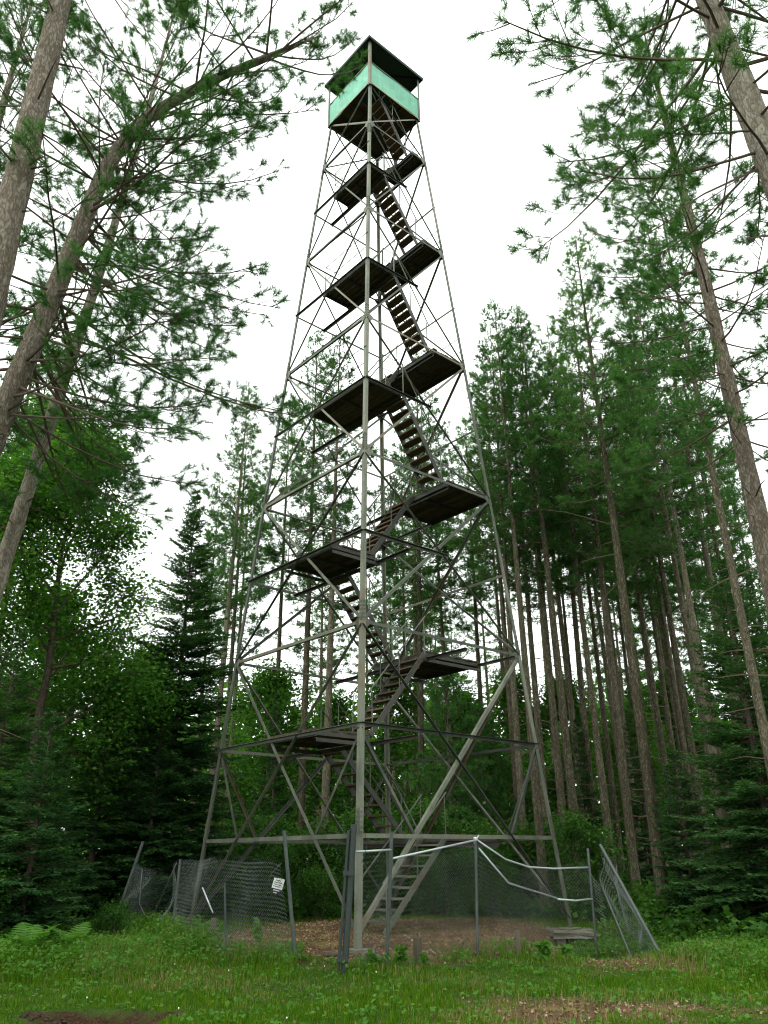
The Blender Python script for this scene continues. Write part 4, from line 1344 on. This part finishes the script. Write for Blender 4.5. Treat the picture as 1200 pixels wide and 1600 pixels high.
def build_grass():
    rg = np.random.default_rng(12)
    xs, ys = [], []
    for d, a, b in ((1500, 8.6, 12), (950, 12, 15), (520, 15, 19), (220, 19, 27)):
        x, y = scatter(d, a, b, rg); xs.append(x); ys.append(y)
    x = np.concatenate(xs); y = np.concatenate(ys)
    dm = dirt_mask(x, y); fm = forest_mask(x, y); gm = np.maximum(gash_mask(x, y) * (y > 10.05), soil_mask(x, y) * .5)
    keep = (rg.random(len(x)) > np.clip(dm * .97, 0, .985)) & (gm < .03) & (rg.random(len(x)) > fm * .8)
    patch = fbm(x, y, .8, 3)
    keep &= rg.random(len(x)) < np.clip(.1 + 1.6 * patch * fbm(x + 5, y + 3, 2.4, 2) * 2, .12, 1)
    x, y = x[keep], y[keep]
    h = grass_height(x, y) * rg.uniform(.55, 1.35, len(x))
    w = .0045 + .004 * rg.random(len(x)) + .00025 * y
    dry = rg.random(len(x)) < .03 + .30 * sstep(.54, .70, fbm(x + 31, y, .7, 3)) + .5 * dirt_mask(x, y)
    for nm, k, lab in (('grass', ~dry, 'short green grass of the clearing in front of the tower'), ('dry_grass', dry, 'straw coloured dry grass blades among the green')):
        V, T = blades(x[k], y[k], h[k] * (1.0 if nm == 'grass' else 1.15), w[k] * (1 if nm == 'grass' else .7), rg)
        tag(link(nm, tri_mesh(nm, V, T), M['grass' if nm == 'grass' else 'drygrass']), lab, 'grass', kind='stuff')
    # tall thin stalks at the left
    # broad leaved weeds
    x, y = scatter(120, 8.8, 20, rg)
    hgt = grass_height(x, y)
    pr = .10 + 1.0 * sstep(.10, .3, hgt)
    k = (rg.random(len(x)) < pr) & (dirt_mask(x, y) < .6) & (gash_mask(x, y) < .1)
    x, y = x[k], y[k]; hh = np.minimum(.5, grass_height(x, y) * 1.1) 
    n = 5
    X = np.repeat(x, n) + rg.normal(0, .05, len(x) * n); Y = np.repeat(y, n) + rg.normal(0, .05, len(x) * n)
    Z = ground_z(X, Y) + np.repeat(hh, n) * rg.uniform(.25, 1.0, len(X))
    V, T = leaf_quads(np.stack([X, Y, Z], -1), rg, .065)
    tag(link('weeds', tri_mesh('weeds', V, T), M['fern']), 'low broad leaved weeds growing through the grass', 'weeds', kind='stuff')
    # forest floor growth
    x, y = scatter(26, 13, 44, rg, 4)
    fm = forest_mask(x, y)
    k = (rg.random(len(x)) < fm) 
    x, y = x[k], y[k]
    hh = .2 + 1.3 * fbm(x, y, .5, 3) ** 1.5
    n = 7
    X = np.repeat(x, n) + rg.normal(0, .12, len(x) * n); Y = np.repeat(y, n) + rg.normal(0, .12, len(x) * n)
    Z = ground_z(X, Y) + np.repeat(hh, n) * rg.random(len(X))
    V, T = leaf_quads(np.stack([X, Y, Z], -1), rg, .16)
    tag(link('undergrowth', tri_mesh('undergrowth', V, T), M['shrub']), 'knee high green undergrowth on the forest floor', 'undergrowth', kind='stuff')
    # fallen leaves and needles
    x, y = scatter(190, 8.8, 24, rg, .5)
    k = rg.random(len(x)) < np.clip(dirt_mask(x, y), 0.015, 1)
    x, y = x[k], y[k]
    V, T = leaf_quads(np.stack([x, y, ground_z(x, y) + .012 + .01 * rg.random(len(x))], -1), rg, .045, .0)
    tag(link('leaf_litter', tri_mesh('leaf_litter', V, T), M['litter']), 'brown fallen leaves and bark chips on bare soil', 'litter', kind='stuff')
    # clover blossoms
    x, y = scatter(0.15, 8.8, 16, rg, .5)
    k = (dirt_mask(x, y) < .4) & (grass_height(x, y) < .2)
    x, y = x[k], y[k]
    A = Acc()
    for a, b in zip(x, y):
        z = GZ(a, b) + rg.uniform(.06, .11)
        A.tube([(a, b, z - .012), (a, b, z), (a, b, z + .01)], [.003, .009, .003], 5)
    tag(link('clover_blossoms', A.mesh('clover_blossoms'), M['petal']), 'tiny white clover blossoms dotted through the short grass', 'flowers', kind='stuff')
    # crumbled edge of the gash
    A = Acc()
    for i in range(260):
        a = rg.uniform(-4.1, -2.3); b = float(gash_line(np.array(a))) - abs(rg.normal(.0, .14))
        r_ = rg.uniform(.008, .035)
        z = GZ(a, b)
        A.tube([(a, b, z - r_ * .5), (a + r_ * .3, b, z + r_ * .3), (a, b, z + r_)], [r_ * .9, r_, r_ * .3], 6, noise=.25, rg=rg)
    tag(link('soil_clods', A.mesh('soil_clods'), M['soil']), 'dark crumbled soil along the torn turf at lower left', 'soil', kind='stuff')


build_grass()


# fern plants and seedlings
def make_fern(seed, n=9, L=.7):
    rg = np.random.default_rng(seed)
    out = []
    for i in range(n):
        a = i * 2.4 + rg.uniform(-.3, .3); l = L * rg.uniform(.7, 1.15)
        k = 16; s = np.linspace(0, 1, k)
        el = R(76) - R(70) * s ** 1.6
        d = np.stack([math.cos(a) * np.cos(el), math.sin(a) * np.cos(el), np.sin(el)], -1)
        P = np.cumsum(d * l / k, 0)
        A = Acc(); A.tube(P, np.linspace(.005, .001, k), 3, cap=False)
        sv = V3(-math.sin(a), math.cos(a), 0)
        for j in range(3, k):
            pl = l * .30 * math.sin(math.pi * min(1, (.18 + s[j] * .82))) ** .8 + .01
            for sg_ in (-1, 1):
                q = P[j]; dd = unit(sv * sg_ + d[j] * .35 - EZ * .12)
                wv = d[j] * .017
                A.add([q - wv, q + wv, q + dd * pl * .6 + wv * .8, q + dd * pl, q + dd * pl * .6 - wv * .8], [[0, 1, 2], [0, 2, 4], [4, 2, 3]])
        out.append(A.mesh('frond'))
    return out


fern_m = make_fern(1)
for i, (x, y, s, rz, lab) in enumerate(((-5.9, 14.6, 1.1, 0, 'large bright fern at the left edge of the grass'), (-5.6, 15.7, 1.0, 1.3, 'smaller fern behind the large bright fern at left'))):
    f = empty('fern', (x, y, GZ(x, y)), lab, 'fern', 'ferns at left')
    f.rotation_euler = (0, 0, rz); f.scale = (s, s, s)
    for me in fern_m:
        link('frond', me, M['fern'], f)


def make_seedling(seed, h, n, leaf):
    rg = np.random.default_rng(seed)
    A = Acc(); A.tube([(0, 0, -.03), (.005, 0, h * .5), (0, .005, h)], [.006, .005, .003], 5)
    P = np.stack([rg.normal(0, .02, n), rg.normal(0, .02, n), h * rg.uniform(.35, 1.0, n)], -1)
    V, T = leaf_quads(P, rg, leaf, .15)
    return A.mesh('stem'), tri_mesh('foliage', V, T)


for i, (x, y, h, n, lf_, lab) in enumerate(((2.35, 10.3, .16, 16, .07, 'small green seedling on the bare soil at lower right'),
                                            (2.55, 14.7, .28, 60, .13, 'bright leafy weed clump in front of the right footing'),
                                            (3.05, 15.4, .24, 40, .11, 'leafy weed at the foot of the right footing'),
                                            (.2, 13.9, .30, 60, .11, 'leafy weed at the foot of the second fence post'),
                                            (-.25, 13.7, .24, 50, .10, 'leafy weed just right of the gate post'),
                                            (-2.35, 16.0, .55, 34, .13, 'upright milkweed stalk behind the left chain link'),
                                            (.55, 14.0, .2, 40, .10, 'leafy weed beside the squat dark stub post'))):
    t = empty('weed_plant', (x, y, GZ(x, y)), lab, 'plant', 'weed plants')
    a, b = make_seedling(400 + i, h, n, lf_)
    link('stem', a, M['twig'], t); link('foliage', b, M['fern'], t)

print('triangles', sum(len(m.polygons) for m in bpy.data.meshes), 'objects', len(bpy.data.objects))
